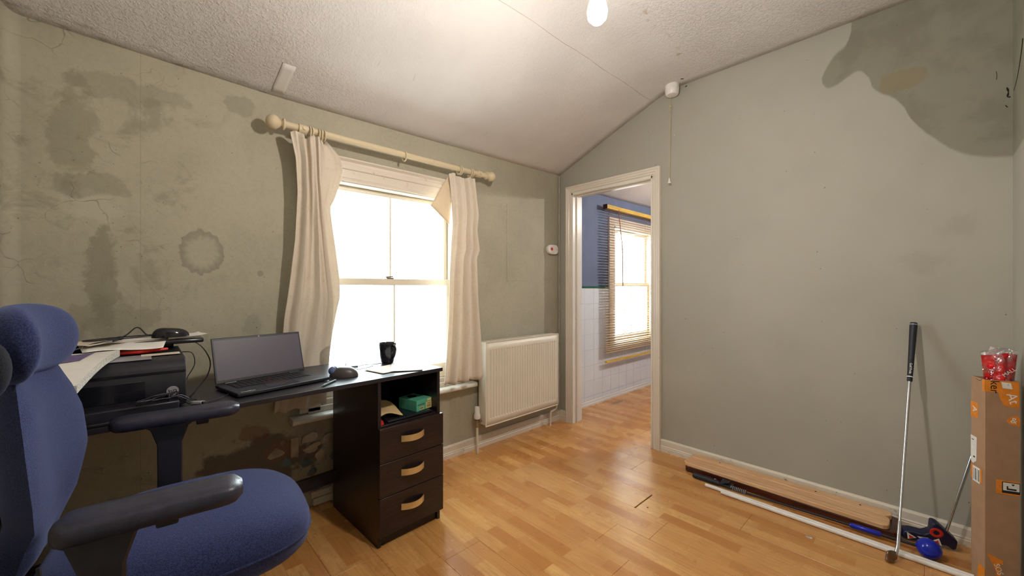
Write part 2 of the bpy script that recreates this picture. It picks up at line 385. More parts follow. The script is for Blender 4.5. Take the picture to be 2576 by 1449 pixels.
def spline(pts, sub=6):
    P = [Vector(p) for p in pts]; out = []
    for i in range(len(P) - 1):
        p0, p1, p2, p3 = P[max(i - 1, 0)], P[i], P[i + 1], P[min(i + 2, len(P) - 1)]
        for k in range(sub):
            t = k / sub
            out.append(.5 * ((2 * p1) + (p2 - p0) * t + (2 * p0 - 5 * p1 + 4 * p2 - p3) * t * t + (3 * p1 - p0 - 3 * p2 + p3) * t ** 3))
    out.append(P[-1]); return out
def lerp(t, T):
    for (a, x), (b, y) in zip(T, T[1:]):
        if (a <= t <= b) or (a >= t >= b): return x + (y - x) * ((t - a) / (b - a) if b != a else 0)
    return T[0][1] if abs(t - T[0][0]) < abs(t - T[-1][0]) else T[-1][1]
ROOT = {}
def root_mtx(o):
    while o.parent: o = o.parent
    return ROOT.get(o.name, Matrix())
def obj(name, mb, mat, parent=None, local=False, bevel=0, smooth=40, label=None, cat=None, group=None, kind=None, solid=0, sub=0, seg=2):
    bm = mb.bm
    bmesh.ops.recalc_face_normals(bm, faces=bm.faces[:])
    me = bpy.data.meshes.new(name); bm.to_mesh(me); bm.free()
    o = bpy.data.objects.new(name, me); COL.objects.link(o); me.materials.append(mat)
    if smooth:
        for p in me.polygons: p.use_smooth = True
        try: me.set_sharp_from_angle(angle=math.radians(smooth))
        except Exception: pass
    if parent:
        o.parent = parent
        if not local: me.transform(root_mtx(parent).inverted())
    else:
        co = [v.co for v in me.vertices]
        c = Vector(((min(v.x for v in co) + max(v.x for v in co)) / 2, (min(v.y for v in co) + max(v.y for v in co)) / 2, min(v.z for v in co)))
        me.transform(Matrix.Translation(-c)); o.location = c; ROOT[o.name] = Matrix.Translation(c)
    if solid:
        m = o.modifiers.new('thick', 'SOLIDIFY'); m.thickness = solid; m.offset = 0
    if sub:
        m = o.modifiers.new('sub', 'SUBSURF'); m.levels = sub; m.render_levels = sub
    if bevel:
        m = o.modifiers.new('bevel', 'BEVEL'); m.width = bevel; m.segments = seg; m.limit_method = 'ANGLE'; m.angle_limit = math.radians(40)
    tag(o, label, cat, group, kind); return o
def tag(o, label=None, cat=None, group=None, kind=None):
    if label: o['label'] = label
    if cat: o['category'] = cat
    if group: o['group'] = group
    if kind: o['kind'] = kind
    return o
def thing(name, loc, rz=0, label=None, cat=None, group=None, kind=None, rot=None):
    o = bpy.data.objects.new(name, None); COL.objects.link(o); o.empty_display_size = .05
    o.location = loc; o.rotation_euler = rot or (0, 0, rz)
    ROOT[o.name] = Matrix.Translation(Vector(loc)) @ (Matrix.Rotation(rz, 4, 'Z') if not rot else __import__('mathutils').Euler(rot).to_matrix().to_4x4())
    return tag(o, label, cat, group, kind)
def text(name, body, size, mtx, mat, parent, ext=.0004, local=False):
    cu = bpy.data.curves.new(name, 'FONT'); cu.body = body; cu.size = size; cu.extrude = ext; cu.align_x = 'CENTER'; cu.align_y = 'CENTER'; cu.resolution_u = 3
    t = bpy.data.objects.new('tmp_text', cu); COL.objects.link(t)
    dg = bpy.context.evaluated_depsgraph_get(); me = bpy.data.meshes.new_from_object(t.evaluated_get(dg))
    bpy.data.objects.remove(t); me.name = name
    me.transform(mtx); 
    if not local: me.transform(root_mtx(parent).inverted())
    me.materials.clear(); me.materials.append(mat)
    o = bpy.data.objects.new(name, me); COL.objects.link(o); o.parent = parent
    return o
def frame(o, x, y):
    """matrix whose local x,y axes lie on the given directions at origin o"""
    x = Vector(x).normalized(); y = Vector(y); y = (y - x * y.dot(x)).normalized(); z = x.cross(y)
    m = Matrix((x, y, z)).transposed().to_4x4(); m.translation = Vector(o); return m
def struct(name, mb, mat, parent=None, **k):
    o = obj(name, mb, mat, parent, **k)
    if not parent: o['kind'] = 'structure'
    return o

XL, XR, YN, YA = -.347, 2.69, -.242, 2.24          # room limits: left end, door wall, near wall, window wall
KX0, KX1, KY = 2.79, 5.35, 2.29

# ---------------------------------------------------------------- setting
fl = struct('floor', MB().box(XL - .1, KX1 + .1, YN - .1, 2.50, -.06, -.009), M['gap'], smooth=0)
def board(x0, x1, y0, y1):
    b = MB(); c = .0006
    if x1 - x0 < .01 or y1 - y0 < .01: return
    A = [(x0, y0), (x1, y0), (x1, y1), (x0, y1)]; I = [(x0 + c, y0 + c), (x1 - c, y0 + c), (x1 - c, y1 - c), (x0 + c, y1 - c)]
    b.rings([[Vector((*p, -.009)) for p in A], [Vector((*p, -c)) for p in A], [Vector((*p, 0)) for p in I]])
    obj('floor_board', b, M['floor'], fl, smooth=0)
LB = 1.285
k = -10
while 1.886 + .19 * k < KX1:
    xa = max(1.886 + .19 * k, XL); xb = min(1.886 + .19 * (k + 1), KX1)
    off = {0: 1.057, -1: .883, -2: 1.046, -3: .873, 1: .62, 2: 1.30, 3: .35}.get(k, (.2 + .53 * k) % LB)
    y = off - 2 * LB
    while y < 2.30:
        ya, yb = max(y, YN), min(y + LB, YA if xa < 2.68 else KY)
        g1 = .0065 if (k == 0 and abs(ya - 1.057) < .01) else 0.0
        if yb > ya and xb > xa: board(xa + .0004, xb - .0004, ya + .0004 + g1, yb - .0004)
        y += LB
    k += 1

# window wall (wall_left) with its window opening; the low right part carries the hole in the plaster
WX0, WX1, WZ0, WZ1 = .70, 1.575, .52, 1.75
def wall_with_hole(mb, x0, x1, y0, y1, z1, hx0, hx1, hz0, hz1):
    mb.box(x0, hx0, y0, y1, -.05, z1); mb.box(hx1, x1, y0, y1, -.05, z1)
    mb.box(hx0, hx1, y0, y1, -.05, hz0); mb.box(hx0, hx1, y0, y1, hz1, z1); return mb
wl = struct('wall_left', wall_with_hole(MB(), XL - .15, XR + .05, YA, YA + .20, 2.75, WX0, WX1, WZ0, WZ1), M['wallL'], smooth=0)
# rounded plaster corner at the far left
def fillet(u, v):
    a = u * PI / 2; r = .045
    return Vector((XL + r - r * math.cos(a) - .0005, YA - r + r * math.sin(a) + .0005, -.02 + v * 2.5))
struct('trim_1', MB().grid(fillet, 8, 10), M['wallL'])
# door wall (wall_right) with the doorway
DY0, DY1, DZ = 1.365, 2.095, 1.955
wr = MB(); wr.box(XR, KX0, YN - .15, DY0, -.05, 2.75); wr.box(XR, KX0, DY1, YA + .05, -.05, 2.75); wr.box(XR, KX0, DY0, DY1, DZ, 2.75)
wr = struct('wall_right', wr, M['wallR'], smooth=0)
struct('wall_near', MB().box(XL - .15, XR + .05, YN - .15, YN, -.05, 2.75), M['wallR'], smooth=0)
struct('wall_back', MB().box(XL - .15, XL, YN - .1, YA + .1, -.05, 2.75), M['wallL'], smooth=0)
# sloping ceiling: flat to y = 1.29, then down to the eaves
EAVE = [(-.6, 2.132), (-.35, 2.13), (-.2, 2.124), (.5, 2.105), (1.2, 2.112), (2.0, 2.125), (2.69, 2.138), (3.3, 2.11), (6, 2.14)]
def ceil_z(x, y):
    e = lerp(x, EAVE)
    if y <= 1.22: return 2.531
    t = (y - 1.22) / (YA - 1.22)
    return 2.531 + (e - 2.531) * (t * (1 - .0) if t > .2 else t - (.2 - t) * .18 * (t / .2)) - 0 + .02 * math.sin(PI * min(max(t, 0), 1)) * (1 - t)
def ceil_part(x0, x1, y0, y1):
    m = MB(); NX, NY = 30, 40
    fn = lambda u, v: Vector((x0 + (x1 - x0) * u, y0 + (y1 - y0) * v, ceil_z(x0 + (x1 - x0) * u, y0 + (y1 - y0) * v)))
    m.grid(fn, NX, NY); return m
ce = struct('ceiling', ceil_part(XL - .05, XR + .04, YN - .05, YA + .02), M['ceil'], smooth=60)
ce.modifiers.new('t', 'SOLIDIFY').thickness = .04; ce.modifiers['t'].offset = 1
kc = struct('ceiling', ceil_part(KX0 - .05, KX1 + .05, YN - .05, KY + .02), M['ceil'], smooth=60)
kc.modifiers.new('t', 'SOLIDIFY').thickness = .04; kc.modifiers['t'].offset = 1
# taped plasterboard patch and the long joint crack
def on_ceil(x, y, d=.0): return Vector((x, y, ceil_z(x, y) - d))
obj('board_joint', MB().tube([on_ceil(XL + .1 + i * .12, 1.365 + .003 * math.sin(i * 1.7), -.0002) for i in range(25)], .0011, 5), M['stone'], ce)
obj('filler_patch', MB().grid(lambda u, v: on_ceil(.47 + .055 * u + .012 * v, 2.215 - .17 * v, .0022), 4, 6), M['smooth'], ce, solid=.003)

# ---- baseboards
def baseboard(name, a, b, nrm, h=.085, t=.018, mat='base', parent=None):
    a, b, n = Vector(a), Vector(b), Vector(nrm)
    prof = [(0, 0), (t, 0), (t, h * .32), (t * .82, h * .36), (t * .95, h * .42), (t * .72, h * .5), (t * .72, h * .88), (t * .4, h), (0, h)]
    return struct(name, MB().rings([[p + n * q[0] + Vector((0, 0, q[1])) for q in prof] for p in (a, b)]), M[mat], parent, smooth=25)
bl = baseboard('baseboard_left', (.76, YA, 0), (XR, YA, 0), (0, -1, 0))
baseboard('baseboard_left_end', (XL, YA, 0), (.60, YA, 0), (0, -1, 0))
baseboard('baseboard_right', (XR, YN, 0), (XR, 1.308, 0), (-1, 0, 0))
baseboard('baseboard_corner', (XR, 2.152, 0), (XR, YA - .018, 0), (-1, 0, 0))
for i, (z0, z1, dx) in enumerate(((.045, .078, 0), (.004, .040, .012))):
    m = MB(); m.box(.655 + dx, .76, YA - .020, YA - .001, z0, z1); obj('broken_strip', m, M['base'], bl, bevel=.003)

# ---- kitchen beyond the doorway
kw = MB(); KWX0, KWX1, KWZ0, KWZ1 = 3.62, 4.95, .56, 1.80
wall_with_hole(kw, KX0 - .06, KX1 + .1, KY, KY + .2, 2.75, KWX0, KWX1, KWZ0, KWZ1)
kwall = struct('wall_kitchen_left', kw, M['blue'], smooth=0)
struct('wall_kitchen_right', MB().box(KX1, KX1 + .1, YN - .1, KY + .1, -.05, 2.75), M['blue'], smooth=0)
struct('wall_kitchen_near', MB().box(KX0 - .06, KX1 + .1, YN - .15, YN, -.05, 2.75), M['blue'], smooth=0)
for i, xx in enumerate((KX0,)):
    m = MB(); m.box(KX0, KX0 + .004, YN, DY0 - .07, 0, 2.5); m.box(KX0, KX0 + .004, DY1 + .07, KY, 0, 2.1); struct('trim_2', m, M['blue'], smooth=0)
gr = obj('grout_bed', MB().box(2.80, KWX0 - .02, KY - .004, KY, .045, 1.147).box(KWX0 - .02, KX1, KY - .004, KY, .045, KWZ0 - .02), M['grout'], kwall, smooth=0)
tx = [2.80, 2.966]
while tx[-1] < KX1 - .16: tx.append(tx[-1] + .1525)
tz = [.0475, .084]
zz = 1.145 - .151 * 7
while zz < 1.146: tz.append(zz); zz += .151
for a, b in zip(tx, tx[1:]):
    for c, d in zip(tz, tz[1:]):
        if a > KWX0 - .06 and b < KWX1 + .06 and c > KWZ0 - .02: continue
        x0, x1 = a + .001, b - .001
        if x0 < KWX0 - .05 < x1 and c > KWZ0 - .02: x1 = KWX0 - .05
        q = .002; A = [(x0, c + .001), (x1, c + .001), (x1, d - .001), (x0, d - .001)]; I = [(x0 + q, c + q + .001), (x1 - q, c + q + .001), (x1 - q, d - q - .001), (x0 + q, d - q - .001)]
        y = KY - .004 - random.uniform(.0025, .0035)
        m = MB().rings([[Vector((px, KY - .004, pz)) for px, pz in A], [Vector((px, y + .001, pz)) for px, pz in A], [Vector((px, y, pz)) for px, pz in I]])
        obj('tile', m, M['tile'], kwall, smooth=0)
    if b < KWX0 - .04 or a > KWX1:
        prof = [(0, 0), (.008, .002), (.012, .010), (.008, .018), (0, .020)]
        m = MB().rings([[Vector((xx, KY - .001 - p, 1.147 + q)) for p, q in prof] for xx in (a + .001, b - .001)])
        obj('border_tile', m, M['green'], kwall, smooth=60)
baseboard('baseboard_kitchen', (KX0, KY, 0), (KX1, KY, 0), (0, -1, 0), .048, .016, 'white')

# ---- doorway lining and architrave
dr = thing('door_1', (2.69, 1.73, 0), kind='structure')
def lbox(name, x0, x1, y0, y1, z0, z1, mat, parent, bev=.002, **k): return obj(name, MB().box(x0, x1, y0, y1, z0, z1), M[mat], parent, bevel=bev, **k)
lbox('lining', 2.672, 2.80, DY1 - .001, DY1 - .018, 0, DZ, 'white', dr); lbox('lining', 2.672, 2.80, DY0, DY0 + .012, 0, DZ, 'white', dr)
lbox('lining', 2.672, 2.80, DY0, DY1, DZ - .018, DZ, 'white', dr)
lbox('door_stop', 2.715, 2.735, DY1 - .029, DY1 - .0185, 0, DZ - .018, 'door', dr); lbox('door_stop', 2.715, 2.735, DY0 + .012, DY1 - .029, DZ - .029, DZ - .018, 'door', dr)
def archi(poly, axis_pts):
    """sweep the moulded profile round the doorway; poly = (across, proud)"""
    return MB().rings([[Vector((XR - p[1], c[0] + c[2] * p[0], c[1] + c[3] * p[0])) for p in poly] for c in axis_pts])
AP = [(0, 0), (0, .012), (.012, .014), (.016, .020), (.028, .020), (.033, .024), (.046, .024), (.050, .028), (.062, .028), (.066, .022), (.066, 0)]
# c = (y, z, dy/dacross, dz/dacross); across 0 = inner edge
for nm, pts in (('architrave', [(DY1 - .008, 0, 1, 0), (DY1 - .008, DZ - .006, 1, 1)]), ('architrave', [(DY1 - .008, DZ - .006, 1, 1), (DY0 + .006, DZ - .006, -1, 1)]), ('architrave', [(DY0 + .006, DZ - .006, -1, 1), (DY0 + .006, 0, -1, 0)])):
    obj(nm, archi(AP, pts), M['door'], dr, smooth=25)
m = MB()
for y0, y1 in ((DY1 - .008, DY1 + .05), (DY0 - .05, DY0 + .006)): m.box(KX0, KX0 + .02, y0, y1, 0, DZ + .06)
m.box(KX0, KX0 + .02, DY0 - .05, DY1 + .05, DZ, DZ + .06); obj('kitchen_architrave', m, M['door'], dr, bevel=.002)

# ---- sash windows
def sash(parent, x0, x1, z0, z1, y, bars, rail_t=.045, rail_b=.045, stile=.028, th=.03):
    m = MB(); m.box(x0, x0 + stile, y, y + th, z0, z1); m.box(x1 - stile, x1, y, y + th, z0, z1)
    m.box(x0 + stile, x1 - stile, y, y + th, z1 - rail_t, z1); m.box(x0 + stile, x1 - stile, y, y + th, z0, z0 + rail_b)
    f = obj('sash', m, M['sash'], parent, bevel=.004)
    xs = [x0 + stile] + list(bars) + [x1 - stile]
    for bx in bars: obj('glazing_bar', MB().prism([(-.009, 0), (-.005, -.012), (.005, -.012), (.009, 0), (.009, .018), (-.009, .018)], frame((bx, y + .008, z0 + rail_b), (1, 0, 0), (0, 1, 0)), z1 - rail_t - z0 - rail_b), M['sash'], f)
    for a, b in zip(xs, xs[1:]): obj('pane', MB().box(a, b, y + .016, y + .019, z0 + rail_b, z1 - rail_t), M['glass'], f, smooth=0)
    return f
w1 = thing('window_1', (1.137, YA, WZ0), kind='structure')
m = MB()
m.box(WX0, WX0 + .018, YA - .002, YA + .16, WZ0, WZ1); m.box(WX1 - .018, WX1, YA - .002, YA + .16, WZ0, WZ1); m.box(WX0, WX1, YA - .002, YA + .16, WZ1 - .012, WZ1); m.box(WX0, WX1, YA - .002, YA + .19, WZ0, WZ0 + .03)
obj('window_frame', m, M['trim'], w1, bevel=.002)
s1 = sash(w1, WX0 + .018, WX1 - .018, 1.172, WZ1 - .012, YA + .065, [1.135], .028, .035)
s2 = sash(w1, WX0 + .018, WX1 - .018, WZ0 + .03, 1.207, YA + .028, [1.143], .040, .095)
obj('sash_catch', MB().box(1.095, 1.14, YA + .025, YA + .045, 1.207, 1.213).tube([(1.09, YA + .03, 1.216), (1.14, YA + .04, 1.220)], .004, 6), M['steel'], s2)
def wprof(pts, z0, z1, nm='architrave'): pass
PR = [(0, 0), (0, .014), (.014, .016), (.018, .022), (.060, .022), (.064, .030), (.085, .034), (.090, .026), (.105, .024), (.116, .040), (.122, .040), (.122, 0)]
m = MB().rings([[Vector((xx, YA - p[1], WZ1 - .004 + p[0])) for p in PR] for xx in (WX0 - .115, WX1 + .115)])
obj('head_architrave', m, M['trim'], w1, smooth=25)
for x0, x1 in ((WX0 - .10, WX0 + .004), (WX1 - .004, WX1 + .10)):
    obj('side_architrave', MB().box(x0, x1, YA - .018, YA - .001, WZ0 - .02, WZ1 - .004), M['trim'], w1, bevel=.004)
obj('window_sill', MB().prism([(-.062, 0), (-.068, .004), (-.070, .014), (-.066, .024), (-.056, .030), (.06, .030), (.06, 0)], frame((.555, YA - .003, .462), (0, 1, 0), (0, 0, 1)), 1.165), M['white'], w1, smooth=60)
obj('apron', MB().box(WX0 - .06, WX1 + .06, YA - .018, YA - .001, .492, .522), M['trim'], w1, bevel=.002)

w2 = thing('window_2', (4.28, KY, KWZ0), kind='structure')
m = MB(); m.box(KWX0, KWX0 + .02, KY - .02, KY + .16, KWZ0, KWZ1); m.box(KWX1 - .02, KWX1, KY - .02, KY + .16, KWZ0, KWZ1); m.box(KWX0, KWX1, KY - .02, KY + .16, KWZ1 - .02, KWZ1); m.box(KWX0, KWX1, KY - .03, KY + .18, KWZ0, KWZ0 + .025); m.box(4.455, 4.50, KY, KY + .16, KWZ0, KWZ1)
m.box(KWX0 - .085, KWX0, KY - .02, KY, KWZ0 - .02, KWZ1 + .09); m.box(KWX0, KWX1, KY - .02, KY, KWZ1, KWZ1 + .09)
obj('window_frame', m, M['trim'], w2, bevel=.003)
sash(w2, KWX0 + .02, 4.455, 1.172, KWZ1 - .02, KY + .07, [4.04], .035, .035); sash(w2, KWX0 + .02, 4.455, KWZ0 + .025, 1.205, KY + .035, [4.05], .035, .06)
sash(w2, 4.50, KWX1 - .02, 1.172, KWZ1 - .02, KY + .07, [], .035, .035); sash(w2, 4.50, KWX1 - .02, KWZ0 + .025, 1.205, KY + .035, [], .035, .06)
obj('trickle_vent', MB().box(3.80, 4.16, KY + .050, KY + .071, 1.752, 1.768), M['white'], w2, bevel=.002)

# ---- outside: pale yard and low white outbuilding
struct('ground', MB().box(-8, 14, 2.5, 16, -.30, -.2), M['clay'], smooth=0)
ob = thing('outbuilding', (1.2, 6.5, -.2), label='pale white rendered outbuilding with shallow roof seen through the bright window', cat='building')
obj('wall', MB().box(-2.5, 5.0, 6.5, 9, -.2, .75), M['clay'], ob, smooth=0)
obj('roof', MB().prism([(-.1, 0), (2.6, .45), (2.6, .5), (-.1, .06)], frame((-2.6, 6.5, .75), (0, 1, 0), (0, 0, 1)), 7.7), M['clay'], ob, smooth=0)

# ================================================================ things
# ---- bare bulb on its cord
bx, by = .985, .675
b = thing('pendant_lamp', (bx, by, 2.531), label='bare lit light bulb hanging from the ceiling on a cord', cat='lamp')
obj('ceiling_rose', MB().lathe([(.038, 2.530), (.038, 2.522), (.022, 2.505), (.006, 2.498)], (bx, by, 0)), M['pipe'], b)
obj('cord', MB().tube([(bx, by, 2.50), (bx, by, 2.070)], .003, 8), M['pipe'], b)
obj('lamp_holder', MB().lathe([(.006, 2.075), (.017, 2.065), (.019, 2.030), (.016, 2.023)], (bx, by, 0)), M['pipe'], b)
obj('bulb', MB().lathe([(.010, 2.023), (.015, 2.013), (.024, 1.993), (.030, 1.967), (.027, 1.948), (.016, 1.935), (.002, 1.931)], (bx, by, 0)), M['bulb'], b)
kx, ky = 4.15, .75
b = thing('pendant_lamp', (kx, ky, 2.531), label='lit bulb hanging in the kitchen beyond the doorway, out of sight behind the wall', cat='lamp')
obj('cord', MB().tube([(kx, ky, 2.53), (kx, ky, 2.165)], .003, 8), M['pipe'], b)
obj('lamp_holder', MB().lathe([(.006, 2.17), (.017, 2.160), (.019, 2.125), (.016, 2.118)], (kx, ky, 0)), M['pipe'], b)
obj('bulb', MB().lathe([(.010, 2.118), (.024, 2.088), (.030, 2.062), (.016, 2.030), (.002, 2.026)], (kx, ky, 0)), M['kbulb'], b)

# ---- pull switch
p = thing('pull_switch', (2.635, 1.205, 2.52), label='round white ceiling pull switch with knotted beige cord above doorway', cat='switch')
obj('body', MB().lathe([(.045, 2.531), (.046, 2.50), (.044, 2.472), (.036, 2.462), (.004, 2.460)], (2.638, 1.205, 0), 32), M['pipe'], p)
obj('cord', MB().tube([(2.640, 1.217, 2.462), (2.641, 1.218, 2.40), (2.643, 1.226, 1.90)], .0013, 6), M['cord'], p)
m = MB(); m.ell((2.641, 1.218, 2.395), .007, .009, .007, 10, 8); m.curve([(2.641, 1.218, 2.39), (2.636, 1.205, 2.385), (2.640, 1.21, 2.37), (2.645, 1.226, 2.362)], .0015, 5)
obj('knot', m, M['cord'], p)
obj('acorn', MB().lathe([(.002, 1.905), (.004, 1.895), (.006, 1.885), (.011, 1.868), (.002, 1.866)], (2.643, 1.226, 0), 16), M['pipe'], p)

# ---- alarm, painted pipe in the corner
a = thing('wall_alarm', (2.577, 2.24, 1.44), label='small white wall alarm with a red button beside the door frame', cat='alarm')
def stad(w, h, n=8):
    r = h / 2; out = []
    for i in range(n + 1):
        t = -PI / 2 + PI * i / n; out.append((w / 2 - r + r * math.cos(t), r * math.sin(t)))
    for i in range(n + 1):
        t = PI / 2 + PI * i / n; out.append((-w / 2 + r + r * math.cos(t), r * math.sin(t)))
    return out
fa = frame((2.577, 2.2395, 1.479), (1, 0, 0), (0, 0, 1))
obj('housing', MB().prism(stad(.132, .082), fa, .032), M['pipe'], a, bevel=.006, seg=3)
obj('button', MB().lathe([(.013, 2.209), (.013, 2.2055), (.002, 2.205)], (2.553, 0, 1.482), 20, 'y'), M['red'], a)
obj('light_dot', MB().lathe([(.003, 2.209), (.003, 2.2065), (.001, 2.206)], (2.622, 0, 1.479), 10, 'y'), M['red'], a)
tag(obj('corner_pipe', MB().tube([(2.668, 2.224, .09), (2.668, 2.224, 2.12)], .007, 10), M['conduit']), 'thin painted pipe running up the corner beside the door', 'pipe')
patch = obj('old_socket_patch', MB().box(2.06, 2.30, YA - .0025, YA + .002, 1.205, 1.80), M['wallL'], wl, bevel=.002)

# ---- curtain pole
RY, RZ = 2.14, 1.937
cp = thing('curtain_pole', (1.13, YA, 1.93), label='cream wooden curtain pole with round finials above the window', cat='curtain pole')
obj('pole', MB().tube([(.515, RY, RZ + .004), (1.765, RY, RZ)], .0165, 20), M['pole'], cp)
for s_, xe in ((-1, .515), (1, 1.765)):
    pr = [(.017, 0), (.026, .004), (.027, .012), (.017, .016), (.013, .020), (.020, .026), (.031, .038), (.035, .052), (.031, .068), (.018, .080), (.002, .084)]
    obj('finial', MB().lathe([(r, s_ * h) for r, h in pr], (xe, RY, RZ + .002), 24, 'x'), M['pole'], cp)
for xb in (.590, 1.705):
    m = MB(); m.tube([(xb, YA - .001, RZ), (xb, YA - .014, RZ)], .026, 20); m.tube([(xb, YA - .01, RZ), (xb, RY + .01, RZ)], .013, 14); m.tube([(xb - .019, RY, RZ), (xb + .019, RY, RZ)], .0235, 20)
    br = obj('bracket', m, M['pole'], cp)
    obj('screw_cap', MB().tube([(xb + .004, RY - .02, RZ), (xb + .004, RY - .0285, RZ)], .009, 14), M['pole'], br)
rings_x = [.622, .634, .664, .677, .692, 1.146, 1.540, 1.553, 1.632, 1.645]
r0 = None
for i, xr in enumerate(rings_x):
    lab = ['leftmost cream curtain ring, touching the left bracket', 'second cream curtain ring from the left, beside the left bracket', 'left ring of the three over the left curtain right edge', 'middle ring of the three over the left curtain right edge', 'right ring of the three over the left curtain right edge',
           'lone cream wooden curtain ring at the middle of the pole', 'first cream ring above the right curtain, over its left edge', 'second cream ring above the right curtain', 'third cream ring above the right curtain, near its middle', 'rightmost cream curtain ring, next to the right bracket'][i]
    if r0 is None:
        o = obj('curtain_ring', MB().torus((0, 0, 0), .0265, .0042, 'x', 24, 8), M['pole']); o.location = (0, 0, 0); r0 = o
        # obj() recentres on the base; shift back so the ring hangs on the pole
    else:
        o = r0.copy(); COL.objects.link(o)
    o.location = (xr, RY, RZ - .0305 - .0082 + .001)
    tag(o, lab, 'curtain ring', 'curtain rings on the pole')

# ---- curtains
def curtain_mesh(rows_l, rows_r, zt, zb, yb, amp, nf, skew=0., seed=0, nu=90, nv=60, hem=None):
    rnd = random.Random(seed); ph = [rnd.uniform(0, 6.28) for _ in range(6)]
    def fn(u, v):
        z = zt + (zb - zt) * v
        x0, x1 = lerp(z, rows_l), lerp(z, rows_r)
        yy = lerp(z, yb); am = lerp(z, amp)
        uu = u + skew * (v - .5) * math.sin(PI * u)
        f = math.sin(2 * PI * nf * uu + ph[0] + .9 * math.sin(2.2 * v + ph[1])) + .45 * math.sin(2 * PI * (nf * 1.9) * uu + ph[2] + 1.5 * v) + .22 * math.sin(2 * PI * 3.7 * uu + ph[3] + 5 * v)
        f = math.copysign(abs(f / 1.5) ** .75, f)
        env = min(1, 6 * u + .25) * min(1, 6 * (1 - u) + .25)
        x = x0 + (x1 - x0) * (u + .012 * math.sin(2 * PI * nf * 2 * uu))
        dz = 0
        if hem: dz = hem * math.sin(2 * PI * nf * uu) * v ** 8
        return Vector((x, yy + am * f * env, z + dz + (.010 * math.sin(9 * u) * (1 - v) ** 10)))
    return MB().grid(fn, nu, nv)
Lc = thing('curtain', (.62, 2.14, .52), label='left cream brocade curtain hanging behind the desk with turned-over heading', cat='curtain')
LL = [(1.91, .530), (1.88, .536), (1.78, .557), (1.625, .565), (1.39, .557), (1.2, .539), (1.0, .517), (.91, .513), (.52, .478)]
LR = [(1.91, .664), (1.7, .672), (1.5, .690), (1.3, .715), (1.1, .745), (.9, .745), (.52, .722)]
obj('panel', curtain_mesh(LL, LR, 1.905, .535, [(1.91, 2.118), (1.6, 2.125), (1.1, 2.155), (.80, 2.198), (.5, 2.202)], [(1.91, .020), (1.5, .022), (1.0, .020), (.8, .009), (.5, .009)], 2.5, .25, 3, hem=.006), M['curtain'], Lc, solid=.003, smooth=180)
FR = [(1.90, .700), (1.86, .748), (1.828, .778), (1.767, .787), (1.70, .772), (1.615, .748), (1.57, .726), (1.489, .736), (1.367, .756), (1.2, .780), (1.097, .783), (.993, .765), (.89, .752), (.52, .724)]
FLm = [(1.90, .668), (1.7, .655), (1.4, .660), (1.1, .690), (.9, .700), (.52, .690)]
obj('turned_back_edge', curtain_mesh(FLm, FR, 1.895, .56, [(1.9, 2.135), (1.6, 2.150), (1.1, 2.172), (.8, 2.213), (.5, 2.213)], [(1.9, .007), (1.3, .010), (.8, .003), (.5, .003)], 1.0, .1, 9, 30, 50), M['curtain'], Lc, solid=.003, smooth=180)
Rc = thing('curtain', (1.57, 2.14, .52), label='right cream patterned curtain hanging beside the radiator with folded heading', cat='curtain')
RL = [(1.885, 1.448), (1.777, 1.464), (1.573, 1.481), (1.47, 1.472), (1.213, 1.457), (.957, 1.448), (.755, 1.433), (.54, 1.412)]
RR = [(1.89, 1.655), (1.76, 1.672), (1.652, 1.690), (1.542, 1.677), (1.408, 1.700), (1.352, 1.676), (1.081, 1.686), (.807, 1.710), (.52, 1.728)]
obj('panel', curtain_mesh(RL, RR, 1.885, .530, [(1.89, 2.125), (1.3, 2.13), (.5, 2.125)], [(1.89, .019), (1.3, .023), (.5, .028)], 3.2, .15, 5, hem=.008), M['curtain'], Rc, solid=.003, smooth=180)
A_, B_, C_, D_ = Vector((1.455, 2.150, 1.868)), Vector((1.330, 2.150, 1.668)), Vector((1.475, 2.158, 1.565)), Vector((1.495, 2.150, 1.85))
obj('heading_flap', MB().grid(lambda u, v: (A_ * (1 - u) + D_ * u) * (1 - v) + (B_ * (1 - u) + C_ * u) * v + Vector((0, -.012 * math.sin(PI * u) * math.sin(PI * v), 0)), 10, 12), M['curtain2'], Rc, solid=.003, smooth=180)

# ---- radiator
rd = thing('radiator', (2.14, 2.15, .18), label='cream ribbed panel radiator under the wall beside the doorway', cat='radiator')
RX0, RX1, RB, RT, RYF = 1.752, 2.527, .184, .770, 2.120
NR = 27
def radp():
    m = MB(); xs = []
    xa, xb = RX0 + .030, RX1 - .030; pit = (xb - xa) / NR
    def depth(x, z):
        d = 0
        if RB + .045 < z < RT - .055 and xa < x < xb:
            t = ((x - xa) / pit) % 1.0
            d = .0055 * (1 if .30 < t < .70 else 0)
        return d
    X = [RX0]
    for i in range(NR):
        for t in (.02, .25, .38, .62, .75): X.append(xa + (i + t) * pit)
    X += [xb, RX1]
    Z = [RB, RB + .045, RB + .052, RT - .062, RT - .055, RT]
    V = [[None] * len(X) for _ in Z]
    for j, z in enumerate(Z):
        for i, x in enumerate(X):
            t = ((x - xa) / pit) % 1.0 if xa < x < xb - 1e-6 else 0
            d = .006 if (j in (2, 3) and .30 < t < .70) else 0
            V[j][i] = m.bm.verts.new((x, RYF + d, z))
    for j in range(len(Z) - 1):
        for i in range(len(X) - 1): m.face([V[j][i], V[j][i + 1], V[j + 1][i + 1], V[j + 1][i]])
    return m
obj('front_panel', radp(), M['rad'], rd, smooth=15, solid=.002)
m = MB(); m.box(RX0, RX1, RYF - .004, RYF + .004, RT - .004, RT + .004).box(RX0, RX1, RYF - .004, RYF + .004, RB - .004, RB + .004).box(RX0 - .004, RX0 + .004, RYF - .004, RYF + .004, RB, RT).box(RX1 - .004, RX1 + .004, RYF - .004, RYF + .004, RB, RT)
